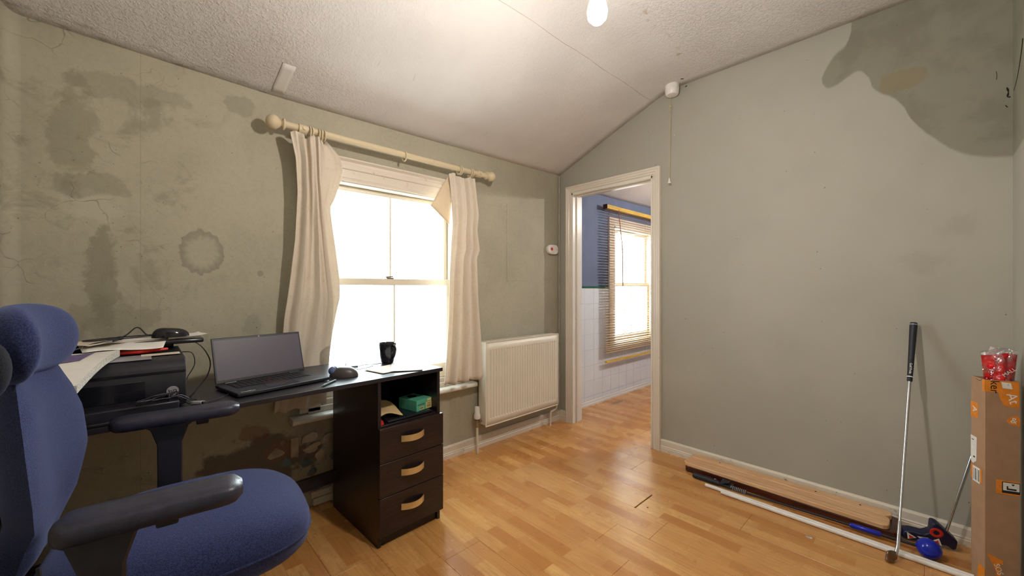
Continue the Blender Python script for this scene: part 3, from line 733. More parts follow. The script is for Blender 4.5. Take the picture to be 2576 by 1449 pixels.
obj('edge_bead', m, M['rad'], rd, bevel=.002)
obj('side_cover', MB().box(RX0 - .003, RX0 + .001, RYF + .006, RYF + .075, RB + .01, RT), M['rad'], rd, bevel=.001)
obj('side_cover', MB().box(RX1 - .001, RX1 + .003, RYF + .006, RYF + .075, RB + .01, RT), M['rad'], rd, bevel=.001)
obj('back_panel', MB().box(RX0 + .01, RX1 - .01, RYF + .062, RYF + .070, RB, RT - .01), M['rad'], rd, bevel=.002)
m = MB(); m.box(RX0, RX1, RYF + .004, RYF + .012, RT - .004, RT + .001); m.box(RX0, RX1, RYF + .066, RYF + .076, RT - .004, RT + .001)
for i in range(40): m.box(RX0 + .01 + i * .0192, RX0 + .019 + i * .0192, RYF + .012, RYF + .066, RT - .004, RT + .001)
obj('top_grille', m, M['rad'], rd, smooth=0)
for xw in (1.95, 2.33): obj('wall_bracket', MB().box(xw, xw + .03, RYF + .07, YA - .001, .30, .70), M['rad'], rd)
vx, vy = 1.712, 2.165
obj('valve_pipe', MB().tube([(vx, vy, 0), (vx, vy, .195)], .0085, 12), M['base'], rd)
obj('valve_body', MB().tube([(vx, vy, .18), (vx, vy, .205), (vx, vy, .24)], [.012, .015, .012], 12).tube([(vx, vy, .222), (RX0 + .01, vy, .222)], .010, 10).tube([(vx + .012, vy, .222), (vx + .026, vy, .222)], .015, 6), M['copper'], rd)
obj('valve_head', MB().lathe([(.021, .240), (.023, .246), (.0235, .268), (.018, .280), (.017, .318), (.015, .323), (.003, .325)], (vx, vy, 0), 18), M['pipe'], rd)
obj('valve_collar', MB().lathe([(.019, .234), (.021, .236), (.021, .242), (.018, .243)], (vx, vy, 0), 18), M['plast'], rd)
px = 2.560
obj('return_pipe', MB().curve([(RX1 - .005, 2.165, .205), (px - .006, 2.165, .203), (px, 2.165, .195), (px, 2.165, .145), (px - .012, 2.168, .128), (px - .048, 2.175, .118), (px - .058, 2.178, .105), (px - .060, 2.180, .0)], .0085, 10, 5), M['base'], rd)

# ---- the desk
DA = math.radians(2.4)
dk = thing('desk', (1.106, 1.675, 0), DA, label='black-brown wooden desk with open cubby and three drawers below the window', cat='desk')
def dl(name, x0, x1, y0, y1, z0, z1, mat='dark', parent=None, bev=.0015, **k): return obj(name, MB().box(x0, x1, y0, y1, z0, z1), M[mat], parent or dk, local=True, bevel=bev, **k)
LW = 1.415
dl('desktop', -LW, 0, 0, .508, .734, .752, 'darktop')
PX0, PX1 = -.342, -.012
dl('side_panel', PX0, PX0 + .016, .008, .500, 0, .734); dl('side_panel', PX1 - .016, PX1, .008, .500, 0, .734)
dl('back_panel', PX0 + .016, PX1 - .016, .490, .500, .02, .734)
dl('shelf', PX0 + .016, PX1 - .016, .014, .490, .520, .534)
dl('plinth', PX0 + .016, PX1 - .016, .020, .034, 0, .058)
dl('end_panel', -LW + .01, -LW + .026, .008, .51, 0, .734)
dl('stretcher', -LW + .026, PX0, .445, .461, .148, .212, 'darktop'); dl('modesty_rail', -LW + .026, PX0, .480, .494, .655, .734, 'darktop')
for z0, z1 in ((.377, .529), (.225, .374), (.0, .222)):
    if z0 == 0: z0 = .052
    d = dl('drawer', PX0 - .001, PX1 + .006, -.012, .007, z0, z1)
    zc = (z0 + z1) / 2 + (.012 if z0 > .1 else .018); xc = (PX0 + PX1) / 2 - .004
    def arc(sy, h):
        R = []
        for i in range(13):
            t = -1 + 2 * i / 12; yy = -.012 - .026 * (1 - t * t) * 1 - .002
            R.append([Vector((xc + .060 * t, yy, zc - .014)), Vector((xc + .060 * t, yy, zc + .014)), Vector((xc + .060 * t, yy - .0035, zc + .014)), Vector((xc + .060 * t, yy - .0035, zc - .014))])
        return R
    obj('handle', MB().rings(arc(0, 0)), M['brass'], d, local=True, smooth=50, label='curved pale gold bow handle')

DM = Matrix.Translation((1.106, 1.675, 0)) @ Matrix.Rotation(DA, 4, 'Z')
def D(x, y, z): return DM @ Vector((x, y, z))
TOP = .7522

# ---- laptop
la = math.radians(10.5)
lp = thing('laptop', (.258, 1.709, TOP), la, label='open black laptop with a dark blank screen on the desk', cat='laptop')
LWd, LDp = .345, .222
obj('base', MB().box(0, LWd, 0, LDp, .003, .016), M['lap'], lp, local=True, bevel=.003)
kb = obj('keyboard_well', MB().box(.03, LWd - .03, .098, .205, .0160, .0166), M['key'], lp, local=True, smooth=0)
m_key = None
for r in range(5):
    for c in range(14):
        wd = .0165; x = .034 + c * .0197; y = .101 + r * .0205
        if r == 0 and 4 <= c <= 8:
            if c > 4: continue
            wd = .0165 + 4 * .0197
        m = MB(); m.box(x, x + wd, y, y + .0165, .0166, .0182); ko = obj('key', m, M['key'], kb, local=True, smooth=0)
obj('trackpoint', MB().lathe([(.004, .0182), (.0042, .0200), (.001, .0208)], (.170, .1615, 0), 12), M['red'], lp, local=True, label='small red pointing stick')
obj('touchpad', MB().box(.118, .225, .018, .083, .0160, .0166), M['gloss'], lp, local=True, smooth=0)
obj('pad_button', MB().box(.120, .223, .084, .0955, .0160, .0172), M['key'], lp, local=True, smooth=0)
obj('red_stripe', MB().box(.121, .222, .0955, .0967, .0160, .0173), M['red'], lp, local=True, smooth=0)
text('palm_logo', 'ThinkPad', .013, frame((.040, .018, .0162), (1, 0, 0), (0, 1, 0)), M['wht'], lp, .0002, True)
text('model_mark', 'X1 Yoga', .008, frame((.300, .050, .0162), (1, 0, 0), (0, 1, 0)), M['silver'], lp, .0002, True)
hf = frame((0, LDp - .004, .018), (1, 0, 0), (0, math.sin(math.radians(17)), math.cos(math.radians(17))))
SH = .184
lid = MB().prism([(0, 0), (LWd, 0), (LWd, SH), (0, SH)], hf, -.005); lid = obj('lid', lid, M['lap'], lp, local=True, bevel=.003)
obj('display', MB().prism([(.007, .012), (LWd - .007, .012), (LWd - .007, SH - .010), (.007, SH - .010)], hf, .0006), M['screen'], lid, local=True, smooth=0)
obj('webcam', MB().prism([(LWd / 2 - .003, SH - .008), (LWd / 2 + .003, SH - .008), (LWd / 2 + .003, SH - .003), (LWd / 2 - .003, SH - .003)], hf, .0012), M['silver'], lid, local=True, smooth=0)
obj('hinge', MB().tube([(.03, LDp - .004, .017), (.07, LDp - .004, .017)], .005, 8).tube([(LWd - .07, LDp - .004, .017), (LWd - .03, LDp - .004, .017)], .005, 8), M['lap'], lp, local=True)

# ---- stylus, trackball, glass, mug, papers
st = thing('stylus', (.508, 1.612 + .06, TOP), label='slim teal grey stylus pen lying at the desk front edge', cat='pen')
a_, b_ = Vector((.530, 1.672, TOP + .0045)), Vector((.610, 1.742, TOP + .0045))
obj('barrel', MB().tube([a_ + (b_ - a_) * .14, b_], .0042, 10), M['stylus'], st); obj('tip', MB().tube([a_, a_ + (b_ - a_) * .14], [.001, .0042], 10), M['stylus'], st)
obj('button', MB().box(-.009, .009, -.0012, .0012, .0035, .0050, frame(a_ + (b_ - a_) * .45, b_ - a_, (-1, 1, 0))), M['plast'], st)

tb = thing('trackball_mouse', (.668, 1.815, TOP), math.radians(-38), label='graphite trackball mouse with blue ball beside the laptop', cat='mouse')
def tbf(u, v):
    a = 2 * PI * u; t = v * PI / 2
    rx = .062 + .004 * math.cos(a); ry = .041
    x = rx * math.cos(a) * math.cos(t) ** .6; y = ry * math.sin(a) * math.cos(t) ** .6
    z = .044 * math.sin(t) * (.72 + .28 * math.cos((x - .012) * 24)) 
    return Vector((x, y, z + .001))
m = MB().grid(tbf, 36, 12); bmesh.ops.remove_doubles(m.bm, verts=m.bm.verts[:], dist=.0004)
obj('shell', m, M['mgrey'], tb, local=True, smooth=60)
obj('ball', MB().ell((-.040, -.012, .028), .019, .019, .019), M['ballb'], tb, local=True, label='glossy blue grey ball')
obj('ball_ring', MB().torus((-.038, -.010, .026), .0195, .002, 'y', 20, 6), M['plast'], tb, local=True)

gl = thing('drinking_glass', (.752, 2.085, TOP), label='clear straight tumbler standing at the back of the desk by the curtain', cat='glass')
pr = [(.003, .0), (.030, .001), (.031, .004), (.0385, .138), (.0395, .140), (.0375, .140), (.0365, .136), (.029, .010), (.003, .009)]
obj('tumbler', MB().lathe([(r, TOP + h) for r, h in pr], (.752, 2.085, 0), 28), M['clear'], gl)

mg = thing('mug', (.962, 1.985, TOP), label='dark glazed mug standing on the desk before the window', cat='mug')
pr = [(.003, .0), (.029, .0), (.032, .006), (.039, .042), (.044, .080), (.046, .104), (.0445, .106), (.042, .102), (.040, .085), (.034, .045), (.026, .010), (.003, .008)]
obj('body', MB().lathe([(r, TOP + h) for r, h in pr], (.962, 1.985, 0), 36), M['mug'], mg)
hd = Vector((.22, -.95, 0)).normalized(); hc = Vector((.962, 1.985, TOP))
obj('handle', MB().curve([hc + hd * .038 + Vector((0, 0, .092)), hc + hd * .056 + Vector((0, 0, .094)), hc + hd * .064 + Vector((0, 0, .076)), hc + hd * .056 + Vector((0, 0, .045)), hc + hd * .033 + Vector((0, 0, .022))], .0058, 10, 6), M['mug'], mg)

def sheet(name, c, w_, h_, rot, mat, lab, cat='paper', z=TOP + .001, curl=.0, group=None, nu=10, nv=10, parent=None):
    ca, sa = math.cos(rot), math.sin(rot)
    def fn(u, v):
        x, y = (u - .5) * w_, (v - .5) * h_
        zz = z + curl * (abs(2 * u - 1) ** 3 * .6 + abs(2 * v - 1) ** 3 * .4) + .0006 * math.sin(7 * u + 3 * v)
        return Vector((c[0] + ca * x - sa * y, c[1] + sa * x + ca * y, zz))
    return obj(name, MB().grid(fn, nu, nv), mat, parent, solid=.0004, smooth=180, label=lab, cat=cat, group=group)
sheet('paper_sheet', (.905, 1.826), .210, .150, math.radians(12), M['paper2'], 'cream sheet of paper at the desk edge, leftmost of those before the mug', z=TOP + .0015, curl=.002)
sheet('paper_sheet', (.975, 1.80), .150, .210, math.radians(-28), M['paper'], 'white sheet of paper overhanging the desk edge in front of the mug', z=TOP + .004, curl=.001)
ca = thing('audio_cable', (.80, 1.94, TOP), label='thin black cable with small clip looping across the desktop beside the mug', cat='cable')
z_ = TOP + .004
obj('wire', MB().curve([(.735, 1.905, z_), (.77, 1.90, z_), (.82, 1.91, z_), (.862, 1.94, z_), (.868, 1.975, z_), (.835, 1.99, z_), (.80, 1.975, z_)], .0014, 6), M['plast'], ca)
obj('sleeve', MB().tube([(.80, 1.975, z_), (.765, 1.985, z_)], .004, 8), M['plast'], ca)
obj('jack', MB().tube([(.868, 1.975, z_), (.91, 1.972, z_), (.925, 1.97, z_)], [.002, .0025, .002], 8), M['chrome'], ca)
obj('clip', MB().box(-.018, .018, -.004, .004, -.003, .006, frame((.735, 1.91, z_ + .003), (.7, -.5, .1), (.5, .7, 0))).ell((.742, 1.955, z_ + .006), .010, .009, .008, 10, 8), M['plast'], ca)

# ---- cubby contents (world positions through the desk frame)
SZ = .5345
tbk = thing('tablet', tuple(D(-.17, .12, SZ)), DA, label='black tablet lying flat under the green box in the cubby', cat='tablet')
obj('shell', MB().box(-.115, .125, -.095, .085, 0, .012), M['gloss'], tbk, local=True, bevel=.005, seg=3)
gb = thing('tea_box', tuple(D(-.083, .105, SZ + .0125)), DA + math.radians(10), label='small green cardboard box with yellow label in the desk cubby', cat='box')
obj('carton', MB().box(-.052, .048, -.055, .075, 0, .052), M['teal'], gb, local=True, bevel=.001)
obj('label_patch', MB().box(.010, .046, -.0556, -.055, .003, .034), M['yellowl'], gb, local=True, smooth=0); obj('label_patch', MB().box(.018, .044, -.0556, -.055, .039, .050), M['yellowl'], gb, local=True, smooth=0)
obj('label_patch', MB().box(-.030, -.006, -.0556, -.055, .005, .020), M['yellowl'], gb, local=True, smooth=0)
m = MB()
for i in range(11): m.box(.016 + i * .0024, .016 + i * .0024 + (.0008 if i % 3 else .0015), -.0559, -.0557, .008, .021)
for i in range(6): m.box(.018 + i * .004, .0208 + i * .004, -.0559, -.0557, .025, .029)
for i in range(7): m.box(-.045 + i * .007, -.0415 + i * .007, -.0556, -.0553, .027, .033)
for i in range(4): m.box(-.028 + i * .005, -.025 + i * .005, -.0559, -.0557, .008, .017)
obj('barcode', m, M['ink'], gb, local=True, smooth=0)
obj('lid_print', MB().lathe([(.024, .0522), (.024, .0525), (.001, .0526)], (-.002, .035, 0), 24), M['mahog'], gb, local=True, label='dark brown bean shape printed on the lid')
for i in range(4):
    c = D(-.275 + .004 * (i % 2), .27 - .01 * i, 0)
    m = MB().box(-.045, .045, -.10, .11, 0, .009, Matrix.Translation((c.x, c.y, SZ + .0005 + i * .0105)) @ Matrix.Rotation(DA + .06 * (i % 2), 4, 'Z'))
    o = obj('notebook', m, M['edge'] if i % 2 else M['paper2'], label=['bottom notebook of the stack in the desk cubby', 'second notebook from the bottom in the cubby stack', 'third notebook from the bottom in the cubby stack', 'topmost notebook of the cubby stack behind the envelope'][i], cat='notebook', group='notebooks stacked in the cubby')
def envf(u, v):
    p = D(-.318 + .115 * u + .012 * v, .055 + .15 * v - .02 * u, 0)
    return Vector((p.x, p.y, SZ + .046 + .012 * math.sin(PI * u) - .022 * (1 - v) + .006 * math.sin(5 * u + 4 * v)))
en = obj('envelope', MB().grid(envf, 14, 14), M['enve'], label='crumpled brown paper envelope lying in the desk cubby', cat='envelope', solid=.005, smooth=180)
obj('red_block', MB().prism([(0, 0), (.018, .004), (.013, .022), (0, .024)], frame(D(-.325, .018, SZ + .0), DM.to_3x3() @ Vector((1, 0, 0)), (0, 0, 1)), -.02), M['red'], label='small orange red plastic piece at the front left of the cubby', cat='object')

# ---- printer and what lies on it
pt = thing('printer', (-.09, 1.90, TOP), label='black inkjet printer at the left end of the desk under papers', cat='printer')
x0, x1, y0, y1 = -.30, .115, 1.70, 2.06
m = MB(); m.prism([(y0 + .006, .012), (y0, .03), (y0, .135), (y0 + .012, .155), (y0 + .04, .165), (y1, .168), (y1, .012)], frame((x0, 0, TOP), (0, 1, 0), (0, 0, 1)), x1 - x0)
obj('body', m, M['plast'], pt, smooth=40, bevel=.004)
obj('base_tray', MB().box(x0 + .01, x1 - .02, y0 - .035, y0 + .1, TOP, TOP + .035), M['plast'], pt, bevel=.004)
obj('output_slot', MB().box(x0 + .05, x1 - .10, y0 - .0012, y0 + .004, TOP + .045, TOP + .105), M['gloss'], pt, bevel=.002)
obj('front_band', MB().box(x0 + .002, x1 - .002, y0 - .003, y0 + .004, TOP + .122, TOP + .130), M['gloss'], pt, bevel=.001)
obj('rear_lid', MB().box(x0 + .03, .185, 1.955, 2.115, TOP + .186, TOP + .202).box(x0 + .05, .10, 2.05, 2.07, TOP + .166, TOP + .188), M['gloss'], pt, bevel=.005)
lg = obj('logo_disc', MB().lathe([(.0155, y0 - .0004), (.0155, y0 - .0016), (.001, y0 - .0018)], (x1 - .035, 0, TOP + .062), 24, 'y'), M['silver'], pt, label='round silver maker logo')
text('logo_letters', 'hp', .022, frame((x1 - .035, y0 - .0022, TOP + .062), (1, 0, .25), (-.1, 0, 1)), M['ink'], lg, .0002)
# curved ream hanging over the printer's front edge
A0 = Vector((-.046, 1.835, .945)); A1 = Vector((-.113, 1.465, .905)); wd = Vector((-.205, .037, 0))
def ream(top):
    def fn(u, v):
        p = A0 * (1 - v) + A1 * v + wd * u
        return p + Vector((0, 0, .012 * math.sin(PI * v) - .004 * math.sin(PI * u) + top))
    return fn
rm = thing('paper_ream', (-.17, 1.66, .925), label='thick curved ream of white paper overhanging the printer front', cat='paper')
m = MB(); R = []
for j in range(13):
    v = j / 12; R.append([ream(0)(u, v) for u in (0, .25, .5, .75, 1)] + [ream(-.020)(u, v) for u in (1, .75, .5, .25, 0)])
obj('block', m.rings(R), M['edge'], rm, smooth=30)
obj('top_sheet', MB().grid(ream(.0008), 8, 12), M['paper'], rm, smooth=180)
obj('shade_overlay', MB().grid(lambda u, v: ream(.0022)(.25 + .7 * u, .05 + .36 * v + .18 * u), 8, 8), M['purple'], rm, smooth=180, label='purple grey painted shade on the ream')  # shadow lying on the ream, painted as a dark purple overlay
LZ = TOP + .203
q0, q1, q2, q3 = Vector((-.170, 2.10, LZ + .001)), Vector((.090, 2.10, LZ + .001)), Vector((-.130, 1.835, LZ - .010)), Vector((.062, 1.855, LZ - .014))
obj('paper_sheet', MB().grid(lambda u, v: (q0 * (1 - u) + q1 * u) * (1 - v) + (q2 * (1 - u) + q3 * u) * v + Vector((0, 0, .006 * math.sin(PI * v) + .003 * math.sin(6 * u) * v)), 12, 10), M['paper'], solid=.0004, smooth=180, label='large white sheet drooping over the printer lid under the black mouse', cat='paper')
sheet('paper_sheet', (.125, 2.03), .14, .11, math.radians(14), M['paper'], 'white sheet with rolled right end lying on the printer lid', z=LZ + .004, curl=.010)
sheet('paper_sheet', (-.12, 1.965), .12, .15, math.radians(40), M['paper2'], 'small cream sheet at the left of the printer lid', z=LZ + .009, curl=-.003)
tag(obj('card_sheet', MB().box(-.20, .03, 1.735, 1.85, TOP + .1665, TOP + .1685), M['silver'], bevel=.0005), 'thin silver grey card lying on the printer top near its front', 'card')
tag(obj('leaflet', MB().box(.005, .105, 1.80, 1.85, TOP + .1690, TOP + .1700), M['paper2']), 'small cream leaflet at the right of the printer top beside red pouch', 'leaflet')
pc = obj('pencil_pouch', MB().tube([(-.08, 1.87, TOP + .178), (.0, 1.865, TOP + .179), (.075, 1.885, TOP + .179)], [.008, .010, .006], 10, flat=.8), M['red'], label='slim red pouch lying across the printer top', cat='pouch')
ms = thing('computer_mouse', (.088, 1.985, LZ + .009), math.radians(8), label='glossy black computer mouse on top of the papers on the printer', cat='mouse')
def msf(u, v):
    a = 2 * PI * u; t = v * PI / 2; c = math.cos(t) ** .55
    return Vector((.056 * math.cos(a) * c, .030 * math.sin(a) * c * (1 + .12 * math.cos(a)), .034 * math.sin(t) * (1 - .18 * math.cos(a) * c)))
m = MB().grid(msf, 32, 10); bmesh.ops.remove_doubles(m.bm, verts=m.bm.verts[:], dist=.0004)
obj('shell', m, M['gloss'], ms, local=True, smooth=60); obj('scroll_wheel', MB().torus((-.034, 0, .024), .006, .0025, 'y', 14, 6), M['plast'], ms, local=True)
mc = thing('mouse_cable', (0, 1.95, LZ), label='black mouse cable looping over the papers on the printer', cat='cable')
zc_ = LZ + .014
obj('wire', MB().curve([(.038, 1.98, zc_ + .004), (.02, 1.95, zc_ + .012), (-.005, 1.945, zc_ + .040), (-.04, 1.95, zc_ + .010), (-.10, 1.96, zc_), (-.14, 1.98, zc_), (-.09, 2.0, zc_ + .002), (.0, 1.99, zc_ + .006), (.05, 1.99, zc_ + .006), (.0, 1.965, zc_ + .004), (-.06, 1.93, zc_ + .002), (-.11, 1.90, zc_ - .004), (-.16, 1.86, zc_ - .02), (-.22, 1.80, zc_ - .028)], .0022, 6, 8), M['plast'], mc)
obj('usb_plug', MB().box(-.022, .012, -.008, .008, -.004, .004, frame((-.062, 1.905, zc_ + .004), (.35, .9, .05), (-.9, .35, 0))).ell((-.048, 1.935, zc_ + .006), .010, .012, .007, 10, 8), M['rubber'], mc)
obj('plug_tip', MB().box(-.034, -.022, -.006, .006, -.002, .002, frame((-.062, 1.905, zc_ + .004), (.35, .9, .05), (-.9, .35, 0))), M['silver'], mc)
tag(obj('printer_cable', MB().curve([(.10, 2.08, TOP + .195), (.175, 2.08, TOP + .17), (.215, 2.07, TOP + .10), (.205, 2.04, TOP + .04), (.16, 1.95, TOP + .006), (.13, 1.84, TOP + .005), (.10, 1.79, TOP + .005)], .0024, 6, 8), M['plast']), 'thick black cable arching down behind the printer right side', 'cable')
tag(obj('power_cord', MB().curve([(.116, 1.99, TOP + .15), (.150, 1.98, TOP + .145), (.158, 1.975, TOP + .10), (.135, 1.97, TOP + .05), (.125, 1.96, TOP + .004)], .0018, 6, 8), M['plast']), 'thin black cord curving close to the printer right side', 'cable')
bun = thing('cable_bundle', (.08, 1.70, TOP), label='tangled bundle of thin black cables on the desk before the printer', cat='cable')
rnd = random.Random(4)
for i in range(6):
    pts = []
    for kk in range(7):
        t = kk / 6
        pts.append((.000 + .130 * t + rnd.uniform(-.012, .012), 1.655 + .050 * t + .016 * math.sin(6 * t + i), TOP + (.041 if t < .75 else .030 - .08 * (t - .75)) + .0025 * i + rnd.uniform(0, .004)))
    obj('strand', MB().curve(pts, .0016, 5, 6), M['plast'] if i % 3 else M['gloss'], bun)
obj('cable_tie', MB().torus((.07, 1.682, TOP + .046), .012, .002, 'x', 14, 6), M['rubber'], bun)
us = thing('usb_receiver', (.147, 1.722, TOP), math.radians(-30), label='small silver grey usb stick at the end of the cable bundle', cat='usb stick')
obj('shell', MB().box(-.020, .014, -.009, .009, .001, .010), M['silver'], us, local=True, bevel=.002); obj('cap', MB().box(.014, .020, -.009, .009, .001, .010), M['gloss'], us, local=True, bevel=.002)
tag(obj('laptop_cable', MB().curve([(.150, 1.71, TOP + .003), (.19, 1.73, TOP + .003), (.225, 1.765, TOP + .003), (.253, 1.80, TOP + .008)], .0016, 6, 8), M['plast']), 'thin black lead plugged into the left side of the laptop', 'cable')
fo = thing('folded_tablet', (-.10, 1.655, TOP), math.radians(1), label='flat glossy black case lying on the left front of the desk', cat='tablet')
obj('case', MB().box(-.19, .085, -.028, .004, .0, .010), M['gloss'], fo, local=True, bevel=.003)

# ---- office chair
CX, CY = .095, 1.225
ch = thing('office_chair', (CX, CY, 0), math.radians(-6), label='blue fabric office chair with black armrests and headrest in front of the desk', cat='chair')
def outline(n=48, ax=.245, ay=.228, e=2.9):
    out = []
    for i in range(n):
        a = 2 * PI * i / n; c, s_ = math.cos(a), math.sin(a)
        x = math.copysign(abs(c) ** (2 / e), c) * ax; y = math.copysign(abs(s_) ** (2 / e), s_) * ay
        out.append((x, y))
    return out
O = outline()
prof = [(.02, .632), (.3, .631), (.55, .628), (.75, .622), (.88, .612), (.96, .598), (1.0, .580), (1.0, .560), (.985, .535), (.93, .518), (.6, .512), (.02, .510)]
def drop(x): return -.018 * max(0, (x - .08) / .165) ** 2
m = MB().rings([[Vector((x * k, y * k, z + drop(x * k))) for x, y in O] for k, z in prof])
seat = obj('seat', m, M['fab'], ch, local=True, smooth=60)
obj('piping', MB().tube([Vector((x * 1.003, y * 1.003, .562 + drop(x))) for x, y in O] + [Vector((O[0][0] * 1.003, O[0][1] * 1.003, .562 + drop(O[0][0])))], .0028, 6), M['fab'], seat, local=True)
obj('seat_pan', MB().rings([[Vector((x * k, y * k, z)) for x, y in O] for k, z in ((.80, .511), (.78, .500), (.5, .490))]), M['plast'], ch, local=True)
# back: width and depth by height
BW = [(.55, .045), (.60, .062), (.656, .088), (.70, .132), (.74, .170), (.78, .195), (.86, .192), (.92, .162), (.97, .128), (1.0, .100)]
BX = [(.55, -.285), (.60, -.275), (.656, -.262), (.70, -.250), (.77, -.252), (.88, -.262), (1.0, -.275)]
def backf(side):
    def fn(u, v):
        z = .55 + .45 * v; hw = lerp(z, BW); t = 2 * u - 1
        x = lerp(z, BX) + .045 * t * t * (hw / .2) ** 1.0
        th = .034 * (1 - abs(t) ** 4) * min(1, 6 * v + .1) * min(1, 6 * (1 - v) + .1)
        return Vector((x + side * th, hw * t, z))
    return fn
m = MB(); N = 24
R = []
for j in range(31):
    v = j / 30
    R.append([backf(1)(i / N, v) for i in range(N + 1)] + [backf(-1)(i / N, v) for i in range(N, -1, -1)])
bk = obj('backrest', m.rings(R), M['fab'], ch, local=True, smooth=70)
# headrest bolster with a dark mesh end
R = []
for j in range(25):
    t = -1 + 2 * j / 24; y = -.022 + .150 * t
    k = (1 - abs(t) ** 5) ** .5 if abs(t) < 1 else .05
    k = max(k, .05); xo = -.272 + .045 * t * t; zo = 1.046 - .006 * t * t
    R.append([Vector((xo + .042 * k * math.cos(a), y, zo + .072 * k * math.sin(a) * (1 + .12 * math.cos(a)))) for a in [2 * PI * i / 22 for i in range(22)]])
hr = obj('headrest', MB().rings(R), M['fab'], ch, local=True, smooth=70)
obj('headrest_end', MB().ell((-.256, -.198, 1.014), .026, .030, .050), M['fabd'], hr, local=True, label='black mesh end of the headrest')
obj('headrest_post', MB().box(-.315, -.303, -.03, .03, .93, 1.04), M['plast'], ch, local=True, bevel=.004)
obj('back_post', MB().curve([(-.12, 0, .49), (-.26, 0, .50), (-.318, 0, .58), (-.306, 0, .75), (-.315, 0, .95)], .018, 10, 6), M['plast'], ch, local=True)
for sy in (-1, 1):
    yc = .292 if sy > 0 else -.318
    xa, xb = (-.160, .082) if sy < 0 else (-.185, .106)
    R = []
    n = 20
    for j in range(n + 1):
        t = j / n; x = xa + (xb - xa) * t
        e = max(.45, (1 - abs(2 * t - 1) ** 16) ** .5)
        hw = .043 * e; hh = .019 * max(.55, e)
        ym = yc
        R.append([Vector((x, ym + hw * math.copysign(abs(math.cos(a)) ** .6, math.cos(a)), .774 + hh * math.copysign(abs(math.sin(a)) ** .6, math.sin(a)))) for a in [2 * PI * i / 20 for i in range(20)]])
    arm = obj('armrest', MB().rings(R), M['armp'], ch, local=True, smooth=60)
    R = []
    for zz, yy, wx in ((.757, yc, .060), (.745, yc, .042), (.70, yc, .028), (.60, yc + sy * .0, .027), (.50, yc - sy * .006, .030), (.478, yc - sy * .04, .030), (.472, yc - sy * .18, .030)):
        xo = -.105 if sy < 0 else -.060
        hy = .010 if zz > .49 else .004
        hz = 0 if zz > .49 else .008
        R.append([Vector((xo - wx, yy - hy, zz - hz)), Vector((xo + wx, yy - hy, zz - hz)), Vector((xo + wx, yy + hy, zz + hz)), Vector((xo - wx, yy + hy, zz + hz))])
    obj('arm_post', MB().rings(R), M['plast'], ch, local=True, smooth=40, bevel=.004)
    obj('height_button', MB().box(-.04 if sy < 0 else .0, (-.01 if sy < 0 else .03), yc - .016, yc + .016, .742, .757), M['rubber'], arm, local=True, bevel=.003)
obj('mechanism', MB().box(-.13, .10, -.06, .06, .445, .492), M['plast'], ch, local=True, bevel=.006)
obj('gas_lift', MB().tube([(0, 0, .10), (0, 0, .30), (0, 0, .301), (0, 0, .45)], [.026, .026, .014, .014], 16), M['plast'], ch, local=True)
obj('hub', MB().lathe([(.045, .07), (.048, .10), (.030, .125), (.01, .126)], (0, 0, 0), 20), M['plast'], ch, local=True)
for i in range(5):
    a = 2 * PI * i / 5 + .3; d = Vector((math.cos(a), math.sin(a), 0))
    lg_ = obj('leg', MB().tube([d * .02 + Vector((0, 0, .095)), d * .14 + Vector((0, 0, .088)), d * .255 + Vector((0, 0, .070))], [.022, .018, .013], 8), M['plast'], ch, local=True)
    c = d * .255
    t_ = d.cross(Vector((0, 0, 1)))
    mm = MB().tube([c + t_ * .008 + Vector((0, 0, .0265)), c + t_ * .024 + Vector((0, 0, .0265))], .026, 18).tube([c - t_ * .008 + Vector((0, 0, .0265)), c - t_ * .024 + Vector((0, 0, .0265))], .026, 18).tube([c + Vector((0, 0, .03)), c + Vector((0, 0, .075))], .006, 8)
    obj('caster', mm, M['rubber'], lg_, local=True)
tag(obj('chair_cable', MB().curve([(-.118, .985, .70), (-.112, .975, .64), (-.122, .968, .58), (-.13, .96, .50)], .0030, 6, 6), M['plast'], ch), None)

# ---- rubble and broken plaster below the window sill
def lump(name, c, rx, ry, rz, seed, mat, lab=None):
    r = random.Random(seed); m = MB(); bmesh.ops.create_icosphere(m.bm, subdivisions=2, radius=1)
    ks = [(Vector((r.uniform(-1, 1), r.uniform(-1, 1), r.uniform(-1, 1))).normalized(), r.uniform(.30, .70)) for _ in range(9)]
    for v in m.bm.verts:
        for n_, d_ in ks:
            t = v.co.dot(n_)
            if t > d_: v.co -= n_ * (t - d_)
        v.co = Vector((c[0] + v.co.x * rx, 2.241 + v.co.y * ry * .6, c[2] + v.co.z * rz))
    return obj(name, m, mat, wl, smooth=28, label=lab)
lump('plaster_chunk', (.640, 2.245, .355), .055, .022, .030, 1, M['plaster']); lump('plaster_chunk', (.655, 2.238, .300), .062, .028, .022, 2, M['stone'])
lump('plaster_chunk', (.735, 2.238, .330), .050, .030, .030, 3, M['plaster']); lump('plaster_chunk', (.710, 2.232, .255), .050, .035, .045, 4, M['stone'])
lump('plaster_chunk', (.640, 2.240, .240), .045, .022, .035, 5, M['slate']); lump('plaster_chunk', (.665, 2.243, .185), .040, .020, .028, 6, M['slate'])
lump('plaster_chunk', (.585, 2.243, .300), .020, .018, .060, 7, M['stone']); lump('plaster_chunk', (.78, 2.240, .24), .045, .025, .04, 8, M['slate'])
obj('batten', MB().box(.560, .598, YA - .012, YA, .285, .385), M['stone'], wl, bevel=.003, label='short vertical batten in the broken plaster')
